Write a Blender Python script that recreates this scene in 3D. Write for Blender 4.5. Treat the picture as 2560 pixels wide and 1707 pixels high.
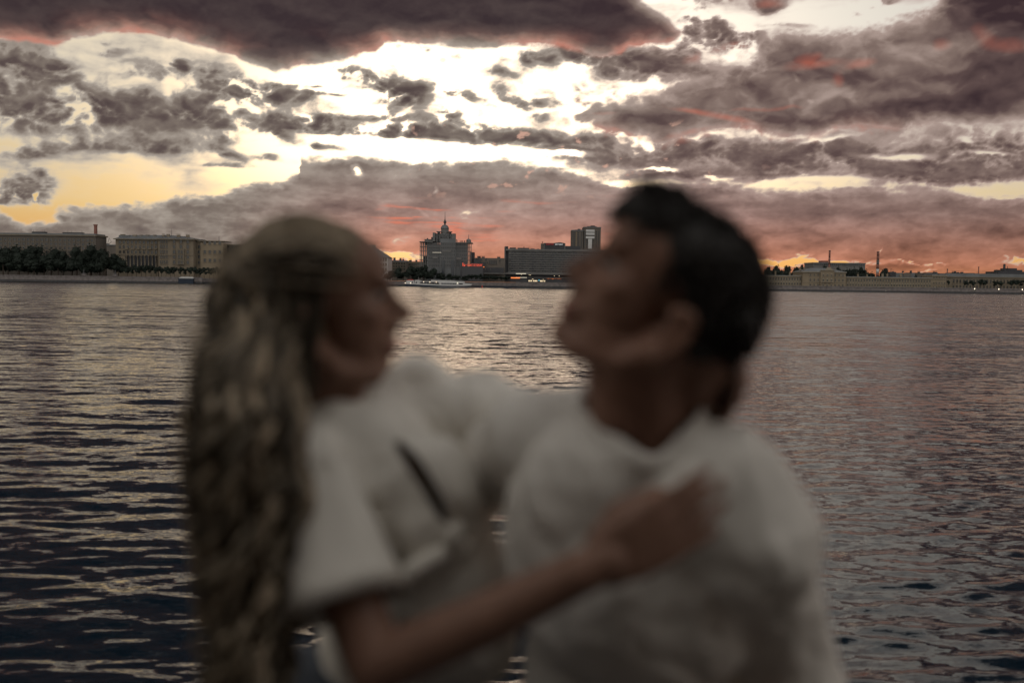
import bpy, bmesh, math, random
import numpy as np
from mathutils import Vector, Matrix
for o in list(bpy.data.objects): bpy.data.objects.remove(o, do_unlink=True)
scene = bpy.context.scene
COL = scene.collection
random.seed(11); RNG = np.random.RandomState(5)
# ------------------------------------------------------------------ camera
CAM_Z = 4.55                       # metres above the river; the quay is 1.51 m lower
cam_d = bpy.data.cameras.new('camera'); cam = bpy.data.objects.new('camera', cam_d); COL.objects.link(cam)
cam_d.sensor_width = 36.0; cam_d.lens = 35.0; cam_d.clip_start = .05; cam_d.clip_end = 20000
cam_d.dof.use_dof = True; cam_d.dof.focus_distance = 560.0; cam_d.dof.aperture_fstop = 1.5; cam_d.dof.aperture_blades = 0
CAM_M = Matrix.Translation((0, 0, CAM_Z)) @ Matrix.Rotation(math.radians(90-3.53), 4, 'X') @ Matrix.Rotation(math.radians(.74), 4, 'Z')
cam.matrix_world = CAM_M
scene.camera = cam
# ------------------------------------------------------------------ world, exposure
world = bpy.data.worlds.new('World'); scene.world = world; world.use_nodes = True
wn = world.node_tree.nodes; wl = world.node_tree.links
skyn = wn.new('ShaderNodeTexSky'); skyn.sky_type = 'NISHITA'; skyn.sun_disc = False
skyn.sun_elevation = math.radians(1.0); skyn.sun_rotation = math.radians(2.0)
wl.new(skyn.outputs[0], wn['Background'].inputs['Color']); wn['Background'].inputs['Strength'].default_value = .05
world.cycles.sampling_method = 'NONE'
scene.view_settings.view_transform = 'Standard'; scene.view_settings.look = 'None'
scene.view_settings.exposure = 0.0; scene.view_settings.gamma = 1.0; scene.view_settings.use_curve_mapping = False
scene.render.engine = 'CYCLES'
scene.cycles.use_denoising = True
scene.cycles.max_bounces = 5; scene.cycles.diffuse_bounces = 3; scene.cycles.glossy_bounces = 3; scene.cycles.transmission_bounces = 2
scene.cycles.caustics_reflective = False; scene.cycles.caustics_refractive = False
scene.cycles.sample_clamp_indirect = 4.0
# ------------------------------------------------------------------ helpers
F = 35.0/36.0*2560
def ray(px, py):
    return CAM_M.to_3x3() @ Vector(((px-1280)/F, -(py-853.5)/F, -1))
def at(px, py, Y):
    d = ray(px, py); return Vector((0, 0, CAM_Z)) + d*(Y/d.y)
def X_(px, Y): return at(px, 700, Y).x
def Z_(px, py, Y): return at(px, py, Y).z
def link(o, parent=None):
    COL.objects.link(o)
    if parent is not None: o.parent = parent
    return o
def tag(o, label=None, cat=None, group=None, kind=None):
    for k, v in (('label', label), ('category', cat), ('group', group), ('kind', kind)):
        if v: o[k] = v
    return o
def empty(name, loc, label, cat, group=None):
    o = bpy.data.objects.new(name, None); o.location = loc; o.empty_display_size = .5
    return tag(link(o), label, cat, group)
class MB:
    def __init__(s): s.v = []; s.f = []; s.m = []
    def add(s, vs, fs, mi=0):
        b = len(s.v); s.v += [tuple(p) for p in vs]; s.f += [tuple(i+b for i in f) for f in fs]; s.m += [mi]*len(fs)
    def box(s, x0, x1, y0, y1, z0, z1, mi=0):
        s.add([(x0,y0,z0),(x1,y0,z0),(x1,y1,z0),(x0,y1,z0),(x0,y0,z1),(x1,y0,z1),(x1,y1,z1),(x0,y1,z1)],
              [(0,3,2,1),(4,5,6,7),(0,1,5,4),(1,2,6,5),(2,3,7,6),(3,0,4,7)], mi)
    def prism(s, poly, y0, y1, mi=0):          # outline in x, z swept along y
        n = len(poly)
        s.add([(x,y0,z) for x,z in poly]+[(x,y1,z) for x,z in poly],
              [tuple(range(n)), tuple(range(2*n-1,n-1,-1))]+[(i,i+n,(i+1)%n+n,(i+1)%n) for i in range(n)], mi)
    def lathe(s, prof, cx, cy, n=20, mi=0, a0=0., a1=2*math.pi):
        full = abs(a1-a0-2*math.pi) < 1e-6; k = n if full else n+1
        vs = [(cx+r*math.cos(a0+(a1-a0)*j/n), cy+r*math.sin(a0+(a1-a0)*j/n), z) for r, z in prof for j in range(k)]
        fs = []
        for i in range(len(prof)-1):
            for j in range(n):
                j2 = (j+1) % k; fs.append((i*k+j, i*k+j2, (i+1)*k+j2, (i+1)*k+j))
        fs.append(tuple(range((len(prof)-1)*k, len(prof)*k))); fs.append(tuple(reversed(range(k))))
        s.add(vs, fs, mi)
    def tube(s, pts, rad, n=8, mi=0, flat=1.0):
        P = [Vector(p) for p in pts]; vs = []; up = Vector((.13,.31,.94))
        for i, p in enumerate(P):
            t = (P[min(i+1,len(P)-1)]-P[max(i-1,0)]).normalized()
            a = t.cross(up)
            if a.length < .05: a = t.cross(Vector((1,0,0)))
            a.normalize(); b = t.cross(a)
            r = rad[i] if hasattr(rad, '__len__') else rad
            vs += [p+a*(r*math.cos(2*math.pi*j/n))+b*(r*flat*math.sin(2*math.pi*j/n)) for j in range(n)]
        fs = [(i*n+j, i*n+(j+1)%n, (i+1)*n+(j+1)%n, (i+1)*n+j) for i in range(len(P)-1) for j in range(n)]
        fs += [tuple(reversed(range(n))), tuple(range((len(P)-1)*n, len(P)*n))]
        s.add(vs, fs, mi)
    def ell(s, c, ax, n=16, mi=0):             # ellipsoid, ax = three half-axis vectors
        c = Vector(c); A = [Vector(a) for a in ax]; m = n//2; vs = []; fs = []
        for i in range(m+1):
            th = math.pi*i/m
            for j in range(n):
                ph = 2*math.pi*j/n
                vs.append(c+A[0]*(math.sin(th)*math.cos(ph))+A[1]*(math.sin(th)*math.sin(ph))+A[2]*math.cos(th))
        fl = A[0].cross(A[1]).dot(A[2]) > 0
        for i in range(m):
            for j in range(n):
                q = (i*n+j, (i+1)*n+j, (i+1)*n+(j+1)%n, i*n+(j+1)%n); fs.append(q if fl else q[::-1])
        s.add(vs, fs, mi)
    def ball(s, c, r, n=14): s.ell(c, ((r,0,0),(0,r,0),(0,0,r)), n)
    def chain(s, pts, rad, n=14):              # rounded limb
        P = [Vector(p) for p in pts]
        for p, r in zip(P, rad): s.ball(p, r, n)
        for i in range(len(P)-1): s.tube([P[i], P[i+1]], [rad[i], rad[i+1]], n)
    def mesh(s, name, mats, smooth=False):
        me = bpy.data.meshes.new(name); me.from_pydata(s.v, [], s.f)
        for m in (mats if isinstance(mats, (list, tuple)) else [mats]): me.materials.append(m)
        if len(set(s.m)) > 1: me.polygons.foreach_set('material_index', s.m)
        if smooth: me.polygons.foreach_set('use_smooth', [True]*len(me.polygons))
        me.update(); return me
    def build(s, name, mats, parent=None, smooth=False, loc=None):
        o = bpy.data.objects.new(name, s.mesh(name, mats, smooth))
        if loc is not None: o.location = loc
        return link(o, parent)
def inst(name, me, parent, loc, scale=None):
    o = bpy.data.objects.new(name, me); o.location = loc
    if scale: o.scale = scale
    return link(o, parent)
def srgb(r, g, b): return tuple((c/255/12.92 if c/255 < .04045 else ((c/255+.055)/1.055)**2.4) for c in (r, g, b))
def mat(name, col, rough=.8, var=.25, scale=1.0, spec=.3, metal=0., bump=0., emit=None, est=0., stretch=(1,1,1)):
    m = bpy.data.materials.new(name); m.use_nodes = True; N = m.node_tree.nodes; L = m.node_tree.links; b = N['Principled BSDF']
    b.inputs['Roughness'].default_value = rough; b.inputs['Specular IOR Level'].default_value = spec; b.inputs['Metallic'].default_value = metal
    b.inputs['Base Color'].default_value = (*col, 1)
    if var or bump:
        tc = N.new('ShaderNodeTexCoord'); mp = N.new('ShaderNodeMapping'); mp.inputs['Scale'].default_value = stretch
        L.new(tc.outputs['Object'], mp.inputs[0])
        nz = N.new('ShaderNodeTexNoise'); nz.inputs['Scale'].default_value = scale; nz.inputs['Detail'].default_value = 5
        L.new(mp.outputs[0], nz.inputs['Vector'])
        r = N.new('ShaderNodeMapRange'); r.inputs['From Min'].default_value = .3; r.inputs['From Max'].default_value = .7
        r.inputs['To Min'].default_value = 1-var; r.inputs['To Max'].default_value = 1+var; L.new(nz.outputs[0], r.inputs['Value'])
        mx = N.new('ShaderNodeVectorMath'); mx.operation = 'SCALE'; mx.inputs[0].default_value = col; L.new(r.outputs[0], mx.inputs['Scale'])
        L.new(mx.outputs[0], b.inputs['Base Color'])
        if bump:
            bp = N.new('ShaderNodeBump'); bp.inputs['Strength'].default_value = bump; bp.inputs['Distance'].default_value = .05
            L.new(nz.outputs[0], bp.inputs['Height']); L.new(bp.outputs[0], b.inputs['Normal'])
    if emit:
        b.inputs['Emission Color'].default_value = (*emit, 1); b.inputs['Emission Strength'].default_value = est
        m.cycles.emission_sampling = 'NONE'
    return m
# ------------------------------------------------------------------ noise and the cloud field
_rng = np.random.RandomState(7)
_G = _rng.uniform(0, 2*np.pi, (256, 256)); _GX, _GY = np.cos(_G), np.sin(_G)
def perlin(x, y):
    xi = np.floor(x).astype(np.int64); yi = np.floor(y).astype(np.int64)
    fx = x - xi; fy = y - yi
    u = fx*fx*fx*(fx*(fx*6-15)+10); v = fy*fy*fy*(fy*(fy*6-15)+10)
    def g(a, b, dx, dy):
        a = a & 255; b = b & 255
        return _GX[a, b]*dx + _GY[a, b]*dy
    n00 = g(xi, yi, fx, fy); n10 = g(xi+1, yi, fx-1, fy)
    n01 = g(xi, yi+1, fx, fy-1); n11 = g(xi+1, yi+1, fx-1, fy-1)
    a = n00 + u*(n10-n00); b = n01 + u*(n11-n01)
    return (a + v*(b-a))*1.5
def fbm(x, y, o=6, gain=.52, lac=2.03, billow=False):
    s = np.zeros_like(x); a = 1.; t = 0.
    for i in range(o):
        n = perlin(x + 17.3*i, y - 9.1*i)
        if billow: n = 2.6*np.abs(n) - .62
        s += a*n; t += a; a *= gain; x = x*lac; y = y*lac
    return s/t
def sst(a, b, x):
    t = np.clip((x-a)/(b-a), 0, 1); return t*t*(3-2*t)
def seg_sdf(P, X, Y):
    """signed distance to a closed outline, positive inside"""
    P = np.array(P, float); n = len(P)
    d = np.full(X.shape, 1e9); ins = np.zeros(X.shape, bool)
    for i in range(n):
        a = P[i]; b = P[(i+1) % n]; e = b-a
        t = np.clip(((X-a[0])*e[0]+(Y-a[1])*e[1])/(e@e), 0, 1)
        d = np.minimum(d, np.hypot(X-a[0]-t*e[0], Y-a[1]-t*e[1]))
        if abs(e[1]) > 1e-9:
            c = ((a[1] > Y) != (b[1] > Y)) & (X < e[0]*(Y-a[1])/e[1]+a[0])
            ins ^= c
    return np.where(ins, d, -d)
def line(x, pts):
    p = np.array(pts, float); return np.interp(x, p[:, 0], p[:, 1])
# sky coordinates: X runs along the horizon, Y downwards, 2489 units to the radian; (1280, 700) is straight across the river
PUFFS = [ # x, y, rx, ry, tilt, strength
 (60,240,135,46,.05,1.25),(170,262,75,26,.1,.8),(160,330,330,34,.02,1.0),(90,372,200,24,0,.9),(350,300,150,22,.02,.75),(420,345,90,22,0,.8),
 (20,310,90,34,0,.8),(235,410,105,17,-.05,1.0),(410,406,66,15,-.05,.95),(90,436,62,14,-.1,.95),(290,193,48,9,-.06,.85),(275,172,16,8,0,.5),
 (455,211,34,20,0,.95),(365,236,120,24,0,.55),(545,238,70,34,.1,1.0),(610,272,120,34,.05,1.15),(700,258,60,22,.1,.9),(540,215,22,22,0,.6),
 (860,198,36,26,.2,.95),(920,226,44,26,.4,.9),(1010,252,72,44,0,1.3),(790,240,90,6,-.02,.5),(800,258,70,7,0,.6),(770,270,30,16,0,.5),
 (520,335,66,22,.15,.9),(740,332,130,20,.02,.8),(690,358,50,16,.3,.7),(900,314,120,9,-.03,.65),(620,325,120,18,.1,.55),(830,345,160,9,-.02,.5),
 (1150,342,260,19,.03,1.2),(1000,345,120,9,.0,.7),(1300,352,140,18,.05,.9),(1130,296,18,16,0,.9),(1145,318,28,10,0,.6),
 (580,414,44,14,.3,.9),(672,416,36,11,.1,.8),(560,440,82,7,.02,.75),(565,374,34,15,.1,.8),(790,384,26,9,.2,.7),(850,386,24,10,0,.5),
 (72,512,66,44,0,1.3),(16,540,34,18,0,.9),(120,498,26,26,0,.7),
 (1080,140,80,20,0,.55),(1110,160,50,18,0,.6),(1240,195,44,12,.15,.8),(1160,245,40,16,.2,.75),(1285,260,30,16,.3,.7),(1340,155,62,24,0,.7),(1330,262,26,14,0,.7),(1340,298,20,12,0,.8),
 (1755,80,60,36,.3,1.25),(1800,118,80,26,.3,.9),(1620,180,120,30,.08,1.2),(1690,150,60,28,-.4,.85),(1520,160,90,22,.1,.8),(1440,150,70,18,.1,.7),(1860,112,40,18,0,.7),
 (1790,8,140,20,0,1.0),(1900,34,56,26,.2,1.0),(2060,-4,160,22,0,.9),(2185,50,44,13,-.1,1.0),(2262,34,20,18,0,.8),(2120,75,30,8,0,.5),(1960,90,60,7,0,.5),
 (1760,385,300,28,.02,.95),(2080,380,240,14,.05,.55),(2180,425,180,22,.1,.8),(2450,390,180,34,0,.95),(1450,390,160,16,.1,.8),(1620,412,140,16,.02,.7),(1930,410,150,22,.02,.9),(2330,450,160,34,0,1.1),(2500,440,120,40,0,1.0),(1900,440,200,16,0,.7),(1700,440,90,11,0,.6),
]
HOLES = [(892,441,17,17,.2,1.0),(1085,484,12,14,0,.8),(1052,536,26,8,.6,.6),(97,531,9,16,.3,1.3),(1965,208,30,12,.9,.55),(2015,274,16,10,.6,.5),
 (2050,362,90,10,-.1,.9),(2230,408,110,12,.05,.95),(2040,452,150,9,.03,1.1),(1640,428,70,7,.05,1.0),(1560,462,60,7,.02,1.1),(1380,385,120,13,.05,1.3),(2450,402,90,6,.1,.9),(2400,375,30,10,.4,.8),(2500,505,60,5,0,.7),(1780,450,60,7,.02,.8),
 (1000,648,120,11,0,1.3),(905,640,80,10,0,1.0),(2050,651,160,9,.0,1.5),(2000,636,30,9,-.3,1.0),(1950,655,50,10,0,1.0),(2290,673,60,9,-.25,1.0),(2545,640,60,10,-.1,1.4),(2300,650,60,3,.05,1.0),(2196,622,10,5,-.9,.9),(1880,650,60,7,0,1.1),(60,580,50,9,.1,.9),(135,578,30,9,0,.9),(10,540,40,10,0,.4)]
MASS_LEFT = [(-900,150),(-300,190),(0,192),(150,196),(185,170),(245,156),(330,148),(440,150),(530,166),(600,184),(690,204),(740,196),(830,172),(940,152),(960,128),(1080,122),(1200,126),(1290,124),(1380,128),(1480,150),(1540,146),(1560,132),(1660,120),(1690,96),(1650,60),(1590,20),(1560,-60),(1500,-400),(-900,-500)]
MASS_RIGHT = [(1412,290),(1470,248),(1560,228),(1640,218),(1700,196),(1790,194),(1850,176),(1856,124),(1920,106),(2040,96),(2120,100),(2190,84),(2290,66),(2350,10),(2370,-80),(2700,-120),(3400,-80),(3400,330),(2600,338),(2400,350),(2300,340),(2080,344),(2020,362),(1940,356),(1840,332),(1740,346),(1650,370),(1580,352),(1500,336),(1430,312)]
BANK_TOP = [(-900,640),(0,560),(60,585),(130,575),(150,545),(300,538),(380,530),(440,508),(500,512),(560,500),(600,478),(700,470),(745,440),(750,405),(830,408),(900,396),(985,410),(1100,408),(1200,402),(1260,394),(1340,408),(1420,425),(1480,446),(1540,462),(1650,452),(1800,456),(1900,470),(2050,474),(2300,462),(2450,500),(2600,500),(3400,480)]
def puff(X, Y, p):
    x, y, rx, ry, r, s = p
    c, q = np.cos(r), np.sin(r)
    dx, dy = X-x, Y-y
    a = (dx*c+dy*q)/rx; b = (-dx*q+dy*c)/ry
    b = np.where(b > 0, b*1.25, b)          # flatter underneath
    return s*np.exp(-1.1*(a*a+b*b))
def sky_fields(X, Y):
    """cloud thickness, lit underside, lit streak, small bright tufts"""
    X = X.astype(float); Y = Y.astype(float)
    h = np.clip(700-Y, -60, 6000)
    m = sst(60, 420, h); k = .55+.45*m+np.clip(h-500, 0, 4000)/900
    def two(f):                                                   # smaller, flatter cells towards the horizon
        return f(X/62, Y/25)*(1-m)+f(X/98+31, Y/58+7)*m
    wx = two(lambda x, y: fbm(x*.7+40, y*.7, 3)); wy = two(lambda x, y: fbm(x*.7-30, y*.7+11, 3))
    n1 = two(lambda x, y: fbm(x*.8+.35*wx, y*.8+.35*wy, 7, .56))
    b1 = two(lambda x, y: fbm(x*1.5+.3*wx+9, y*1.5+.3*wy, 4, .5, billow=True))
    n3 = two(lambda x, y: fbm(x*.33+.2*wx-5, y*.36+.2*wy+21, 5, .5))
    lean = two(lambda x, y: fbm(x*.8+.35*wx, (y-.3)*.8+.35*wy, 4, .45)-fbm(x*.8+.35*wx, y*.8+.35*wy, 4, .45))
    sm3 = fbm(X/210+.2*wx, Y/46+.25*wy, 4, .5); lump = two(lambda x, y: fbm(x*.55+.3*wx, y*.6+.3*wy, 4, .5))
    Xw = X+24*n1*k+10*b1*k; Yw = Y+15*wy*k+12*n1*k
    small = sum(puff(Xw, Yw, p) for p in PUFFS)
    holes = sum(puff(X+22*n1+8*b1, Y+14*n1+6*b1, p) for p in HOLES)
    scat = (.32*sst(1000, 350, X)+.14*sst(1500, 1100, X))*sst(235, 310, Y)*sst(460, 370, Y)+.34*sst(900, 1500, X)*sst(40, 150, Y)*sst(500, 430, Y)
    ml = seg_sdf(MASS_LEFT, X+16*n1*k, Y+16*n3*k+9*n1*k+5*b1)
    mr = seg_sdf(MASS_RIGHT, Xw, Yw+10*n3*k)
    bank = (Y+14*n1*k+13*b1*k-line(X+20*n1, BANK_TOP))
    sm = np.minimum(small, 1.3)
    d = sm*(.72+.9*n1+.55*b1+.4*n3)+scat*(1+1.4*n3)+.42*n1+.12*b1-.27
    d = .42*sst(-.14, .80, d)+.14*np.clip(d, 0, 1)
    dl = np.clip((ml+6)/60, 0, 1)**.75*(.93+.10*n3+.05*n1)
    dr = np.clip((mr+8+22*n1+14*b1)/58, 0, 1)**.8*(.50+.30*n3+.22*lump+.08*n1)
    dr = dr+np.clip(mr/60, 0, 1)*(.26*sst(260, 345, Y)+.22*sst(1950, 2450, X)*sst(110, 330, Y))
    dr = dr+.55*np.clip(puff(Xw, Yw, (2500, 70, 150, 100, 0, 1.3))-.12+.25*n1, 0, 1)
    db = np.clip((bank+3)/30, 0, 1)**.7*(.40+.26*sm3+.16*lump+.16*n1+.06*b1+.05*sst(1700, 2400, X)+.10*np.exp(-np.clip(bank, 0, 1e9)/30)*lump)
    up = sst(0, -260, Y)
    over = np.clip(.98+.5*n1+.5*n3-.80*sst(1500, 1900, X)*sst(3000, 2500, X)*sst(-1400, -500, Y)-.62*sst(2300, 5200, np.abs(X-1280)), .05, 1)
    hm = np.clip(.85*holes-.22+.9*n1*np.clip(holes, 0, 1), 0, 1)
    veil = np.clip(.085+.36*n3+.22*sm3+.10*n1, 0, .26)*sst(-300, 60, Y)*sst(560, 440, Y)*(1-.55*np.exp(-((X-1100)/520)**2)*sst(90, 140, Y))
    d = d+veil*(1-np.clip(d*3, 0, 1))+.11*np.clip(sm*(.8+.9*n1+.4*n3), 0, .7)*(1-np.clip(d*2.5, 0, 1))
    D = np.maximum.reduce([d, dr, db])
    D = np.maximum(D*(1-np.clip(1.5*hm, 0, 1)), np.maximum(dl, over*up))
    D = np.clip(D*(1+.75*lean*sst(.05, .3, D)*(1-.65*sst(.1, .3, np.maximum(dl, db)))+.18*b1*sst(.1, .4, D)*(1-sst(.05, .25, np.maximum(dl, np.maximum(dr, db))))), 0, 1)
    rim_l = np.exp(-np.clip(ml-4, 0, 1e9)/17)*sst(60, 120, Y)*sst(.02, .3, dl)*np.clip(.55+1.5*n3+.9*n1, .05, 1)
    rim_r = np.exp(-np.clip(mr-2, 0, 1e9)/10)*sst(215, 320, Y)*sst(.03, .3, dr)*sst(2350, 2000, X)*np.clip(.6+1.6*n3+n1, 0, 1)
    fire = sst(.05, .20, lean+.35*n3-.13)*sst(.25, .45, D)*sst(1380, 1650, X)*sst(400, 330, Y)*sst(-40, 60, Y)
    fire = np.maximum(0*fire, .8*np.clip(sum(puff(X+30*lump, Y+15*lump+5*n1, p) for p in FIRE)*(.75+1.0*lump)-.14, 0, .95)*sst(.15, .35, D))
    und = np.clip(rim_l+.9*rim_r+fire, 0, 1)
    streak = np.exp(-(fbm((X-1280)*.0014+.1*wx+3, Y*.03+.16*wy, 4, .5)/.06)**2)*sst(480, 540, Y)*sst(800, 1000, X)*sst(1950, 1500, X)*sst(.2, .4, D)*sst(.0, .35, fbm(X*.004, Y*.012+5, 3))
    tuft = sst(.32, .5, fbm(X/46+.6*wx, Y/30+.6*wy+50, 5, .5)+.25*b1)*sst(300, 330, Y)*sst(520, 440, Y)*sst(900, 1100, X)*sst(2000, 1600, X)
    return D, und, np.clip(streak, 0, 1), np.clip(tuft, 0, 1), lean
FIRE = [(2010,182,70,15,-0.05,1.08),(2130,190,40,14,-0.1,0.9),(2420,140,34,24,0.7,0.72),(2490,170,60,21,0.1,0.77),(2330,160,30,18,0,0.54),(2075,225,18,18,0,0.81),(1720,285,60,9,0.15,0.9),(1800,302,70,9,0.2,0.99),(1900,284,90,6,0,0.9),(1490,285,40,8,0.05,0.81),(1560,340,70,9,0.25,0.99),(1700,338,70,9,-0.15,0.99),(1780,12,60,12,0.2,0.81),(1900,40,40,15,0,0.81),(2080,4,60,9,0,0.72),(1750,158,70,14,-0.1,0.9),(1640,118,50,14,-0.3,0.9),(1840,140,40,12,0,0.72)]
CLEAR = [(0,(250,170,84)),(.08,(250,190,112)),(.22,(240,214,162)),(.42,(238,228,206)),(.62,(236,232,222)),(1,(222,221,212))]
CLOUD = [(0,(238,233,224)),(.1,(205,197,186)),(.25,(168,157,146)),(.45,(127,115,106)),(.65,(92,79,76)),(1,(59,48,51))]
PINK = [(0,(156,134,130)),(.5,(170,130,120)),(.85,(208,134,102)),(1,(228,144,86))]
BACK = [(0,(216,212,205)),(.4,(187,184,179)),(.7,(80,76,78)),(1,(25,29,37))]
# ------------------------------------------------------------------ sky dome with its clouds
def grade(a, b, n): return list(np.linspace(a, b, n))
SKY_R = 9000.0
az = np.radians(np.array(grade(-180, -36, 60)[:-1]+grade(-36, -29, 50)[:-1]+grade(-29, 29, 930)+grade(29, 36, 50)[1:]+grade(36, 180, 60)[1:-1]))
el = np.radians(np.array(grade(-3, -.3, 6)[:-1]+grade(-.3, 16.6, 285)+grade(16.6, 24, 50)[1:]+grade(24, 89, 50)[1:]))
A, E = np.meshgrid(az, el)
def tanl(t, k): return np.where(np.abs(t) < k, np.tan(np.clip(t, -k, k)), np.sign(t)*(np.tan(k)+(np.abs(t)-k)*1.15))
SX = 1280+2489*tanl(A, .75); SY = 700-2489*tanl(E, .4)/np.cos(np.clip(A, -.75, .75))**.0
cD, cU, cS, cT, cL = sky_fields(SX.ravel(), SY.ravel())
nr, nc = A.shape
vx = SKY_R*np.cos(E)*np.sin(A); vy = SKY_R*np.cos(E)*np.cos(A); vz = SKY_R*np.sin(E)+CAM_Z
vv = np.stack([vx, vy, vz], -1).reshape(-1, 3)
top = len(vv); vv = np.vstack([vv, [[0, 0, SKY_R+CAM_Z]]])
ii, jj = np.meshgrid(np.arange(nr-1), np.arange(nc), indexing='ij'); j2 = (jj+1) % nc
quads = np.stack([ii*nc+jj, (ii+1)*nc+jj, (ii+1)*nc+j2, ii*nc+j2], -1).reshape(-1, 4)
tri = np.stack([(nr-1)*nc+np.arange(nc), np.full(nc, top), (nr-1)*nc+(np.arange(nc)+1) % nc], -1)
def np_mesh(name, verts, quads, tris=None):
    me = bpy.data.meshes.new(name); me.vertices.add(len(verts)); me.vertices.foreach_set('co', np.asarray(verts, np.float32).ravel())
    nq = len(quads); nt = 0 if tris is None else len(tris)
    me.loops.add(nq*4+nt*3); idx = np.asarray(quads).ravel()
    if nt: idx = np.concatenate([idx, tris.ravel()])
    me.loops.foreach_set('vertex_index', idx.astype(np.int32))
    me.polygons.add(nq+nt)
    me.polygons.foreach_set('loop_start', np.concatenate([np.arange(nq)*4, nq*4+np.arange(nt)*3]).astype(np.int32))
    me.polygons.foreach_set('use_smooth', np.ones(nq+nt, bool)); me.update(calc_edges=True); return me
sky_me = np_mesh('sky', vv, quads, tri)
for nm, arr in (('cover', cD), ('underlit', cU), ('streak', cS), ('tuft', cT)):
    a = sky_me.attributes.new(nm, 'FLOAT', 'POINT'); a.data.foreach_set('value', np.append(arr, arr[-1]).astype(np.float32))
sm = bpy.data.materials.new('dusk_sky'); sm.use_nodes = True; sm.cycles.emission_sampling = 'NONE'
N = sm.node_tree.nodes; L = sm.node_tree.links; N.clear()
def nd(t, **k):
    n = N.new(t)
    for a, b in k.items(): setattr(n, a, b)
    return n
def mth(op, a, b=None, c=None, clamp=False):
    n = nd('ShaderNodeMath', operation=op); n.use_clamp = clamp
    for i, v in enumerate((a, b, c)):
        if v is None: continue
        if isinstance(v, (int, float)): n.inputs[i].default_value = v
        else: L.new(v, n.inputs[i])
    return n.outputs[0]
def smooth(a, b, v):
    n = nd('ShaderNodeMapRange', interpolation_type='SMOOTHSTEP'); L.new(v, n.inputs['Value'])
    lo, hi, t0, t1 = (a, b, 0, 1) if a < b else (b, a, 1, 0)
    for k, x in (('From Min', lo), ('From Max', hi), ('To Min', t0), ('To Max', t1)): n.inputs[k].default_value = x
    return n.outputs[0]
def nramp(v, stops):
    n = nd('ShaderNodeValToRGB'); L.new(v, n.inputs[0]); r = n.color_ramp
    while len(r.elements) > 1: r.elements.remove(r.elements[0])
    r.elements[0].position = stops[0][0]; r.elements[0].color = (*srgb(*stops[0][1]), 1)
    for p, c in stops[1:]:
        e = r.elements.new(p); e.color = (*srgb(*c), 1)
    return n.outputs[0]
def cmix(f, a, b, bt='MIX'):
    n = nd('ShaderNodeMix', data_type='RGBA', blend_type=bt)
    if isinstance(f, (int, float)): n.inputs[0].default_value = f
    else: L.new(f, n.inputs[0])
    for i, v in ((6, a), (7, b)):
        if isinstance(v, tuple): n.inputs[i].default_value = (*v, 1)
        else: L.new(v, n.inputs[i])
    return n.outputs[2]
def cscale(c, v):
    n = nd('ShaderNodeVectorMath', operation='SCALE'); L.new(c, n.inputs[0])
    if isinstance(v, (int, float)): n.inputs['Scale'].default_value = v
    else: L.new(v, n.inputs['Scale'])
    return n.outputs[0]
def attr(nm):
    n = nd('ShaderNodeAttribute', attribute_name=nm); return n.outputs['Fac']
geo = nd('ShaderNodeNewGeometry'); nrm = nd('ShaderNodeVectorMath', operation='NORMALIZE'); L.new(geo.outputs['Position'], nrm.inputs[0])
sep = nd('ShaderNodeSeparateXYZ'); L.new(nrm.outputs[0], sep.inputs[0])
hgt = mth('MULTIPLY', sep.outputs['Z'], 2489.0)                       # height above the horizon, same units as sky_fields
xx = mth('MULTIPLY_ADD', mth('ARCTAN2', sep.outputs['X'], sep.outputs['Y']), 2600.0, 1280.0)
nz = nd('ShaderNodeTexNoise'); nz.inputs['Scale'].default_value = 210; nz.inputs['Detail'].default_value = 4
mp = nd('ShaderNodeMapping'); mp.inputs['Scale'].default_value = (1, 1, 1.7); L.new(nrm.outputs[0], mp.inputs[0]); L.new(mp.outputs[0], nz.inputs['Vector'])
Dn = mth('ADD', attr('cover'), mth('MULTIPLY', mth('SUBTRACT', nz.outputs[0], .5), mth('MULTIPLY', smooth(.02, .25, attr('cover')), .07)), clamp=True)
g0 = mth('DIVIDE', mth('SUBTRACT', xx, 1250.0), 850.0); glow = mth('EXPONENT', mth('MULTIPLY', mth('MULTIPLY', g0, g0), -1.0))
clear = cscale(nramp(mth('DIVIDE', hgt, 760.0, clamp=True), CLEAR), mth('MULTIPLY_ADD', glow, .50, .72))
core = mth('MULTIPLY', mth('EXPONENT', mth('MULTIPLY', mth('POWER', mth('DIVIDE', mth('SUBTRACT', xx, 1130.0), 520.0), 2.0), -1.0)), mth('EXPONENT', mth('MULTIPLY', mth('POWER', mth('DIVIDE', mth('SUBTRACT', hgt, 370.0), 190.0), 2.0), -1.0)))
clear = cmix(mth('MULTIPLY', core, .95), clear, (2.6, 2.15, 1.6))
sunny = nd('ShaderNodeVectorMath', operation='MULTIPLY'); L.new(clear, sunny.inputs[0]); sunny.inputs[1].default_value = (1.5, 1.32, 1.18)
clear = cmix(mth('MULTIPLY', glow, smooth(60, 200, hgt)), clear, sunny.outputs[0])          # towards the hidden sun the gaps are brighter than paper white and golden
tinted = nd('ShaderNodeVectorMath', operation='MULTIPLY'); L.new(clear, tinted.inputs[0]); tinted.inputs[1].default_value = (1.0, .91, .74)
clear = cmix(mth('MULTIPLY', smooth(1150, 300, xx), .95), clear, tinted.outputs[0])
cloud = nramp(Dn, CLOUD)
mauve = nd('ShaderNodeVectorMath', operation='MULTIPLY'); L.new(cloud, mauve.inputs[0]); mauve.inputs[1].default_value = (1.02, .90, .92)
cloud = cmix(smooth(1250, 1750, xx), cloud, mauve.outputs[0])
low = mth('MULTIPLY', smooth(340, 40, hgt), smooth(500, 1000, xx))
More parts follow.
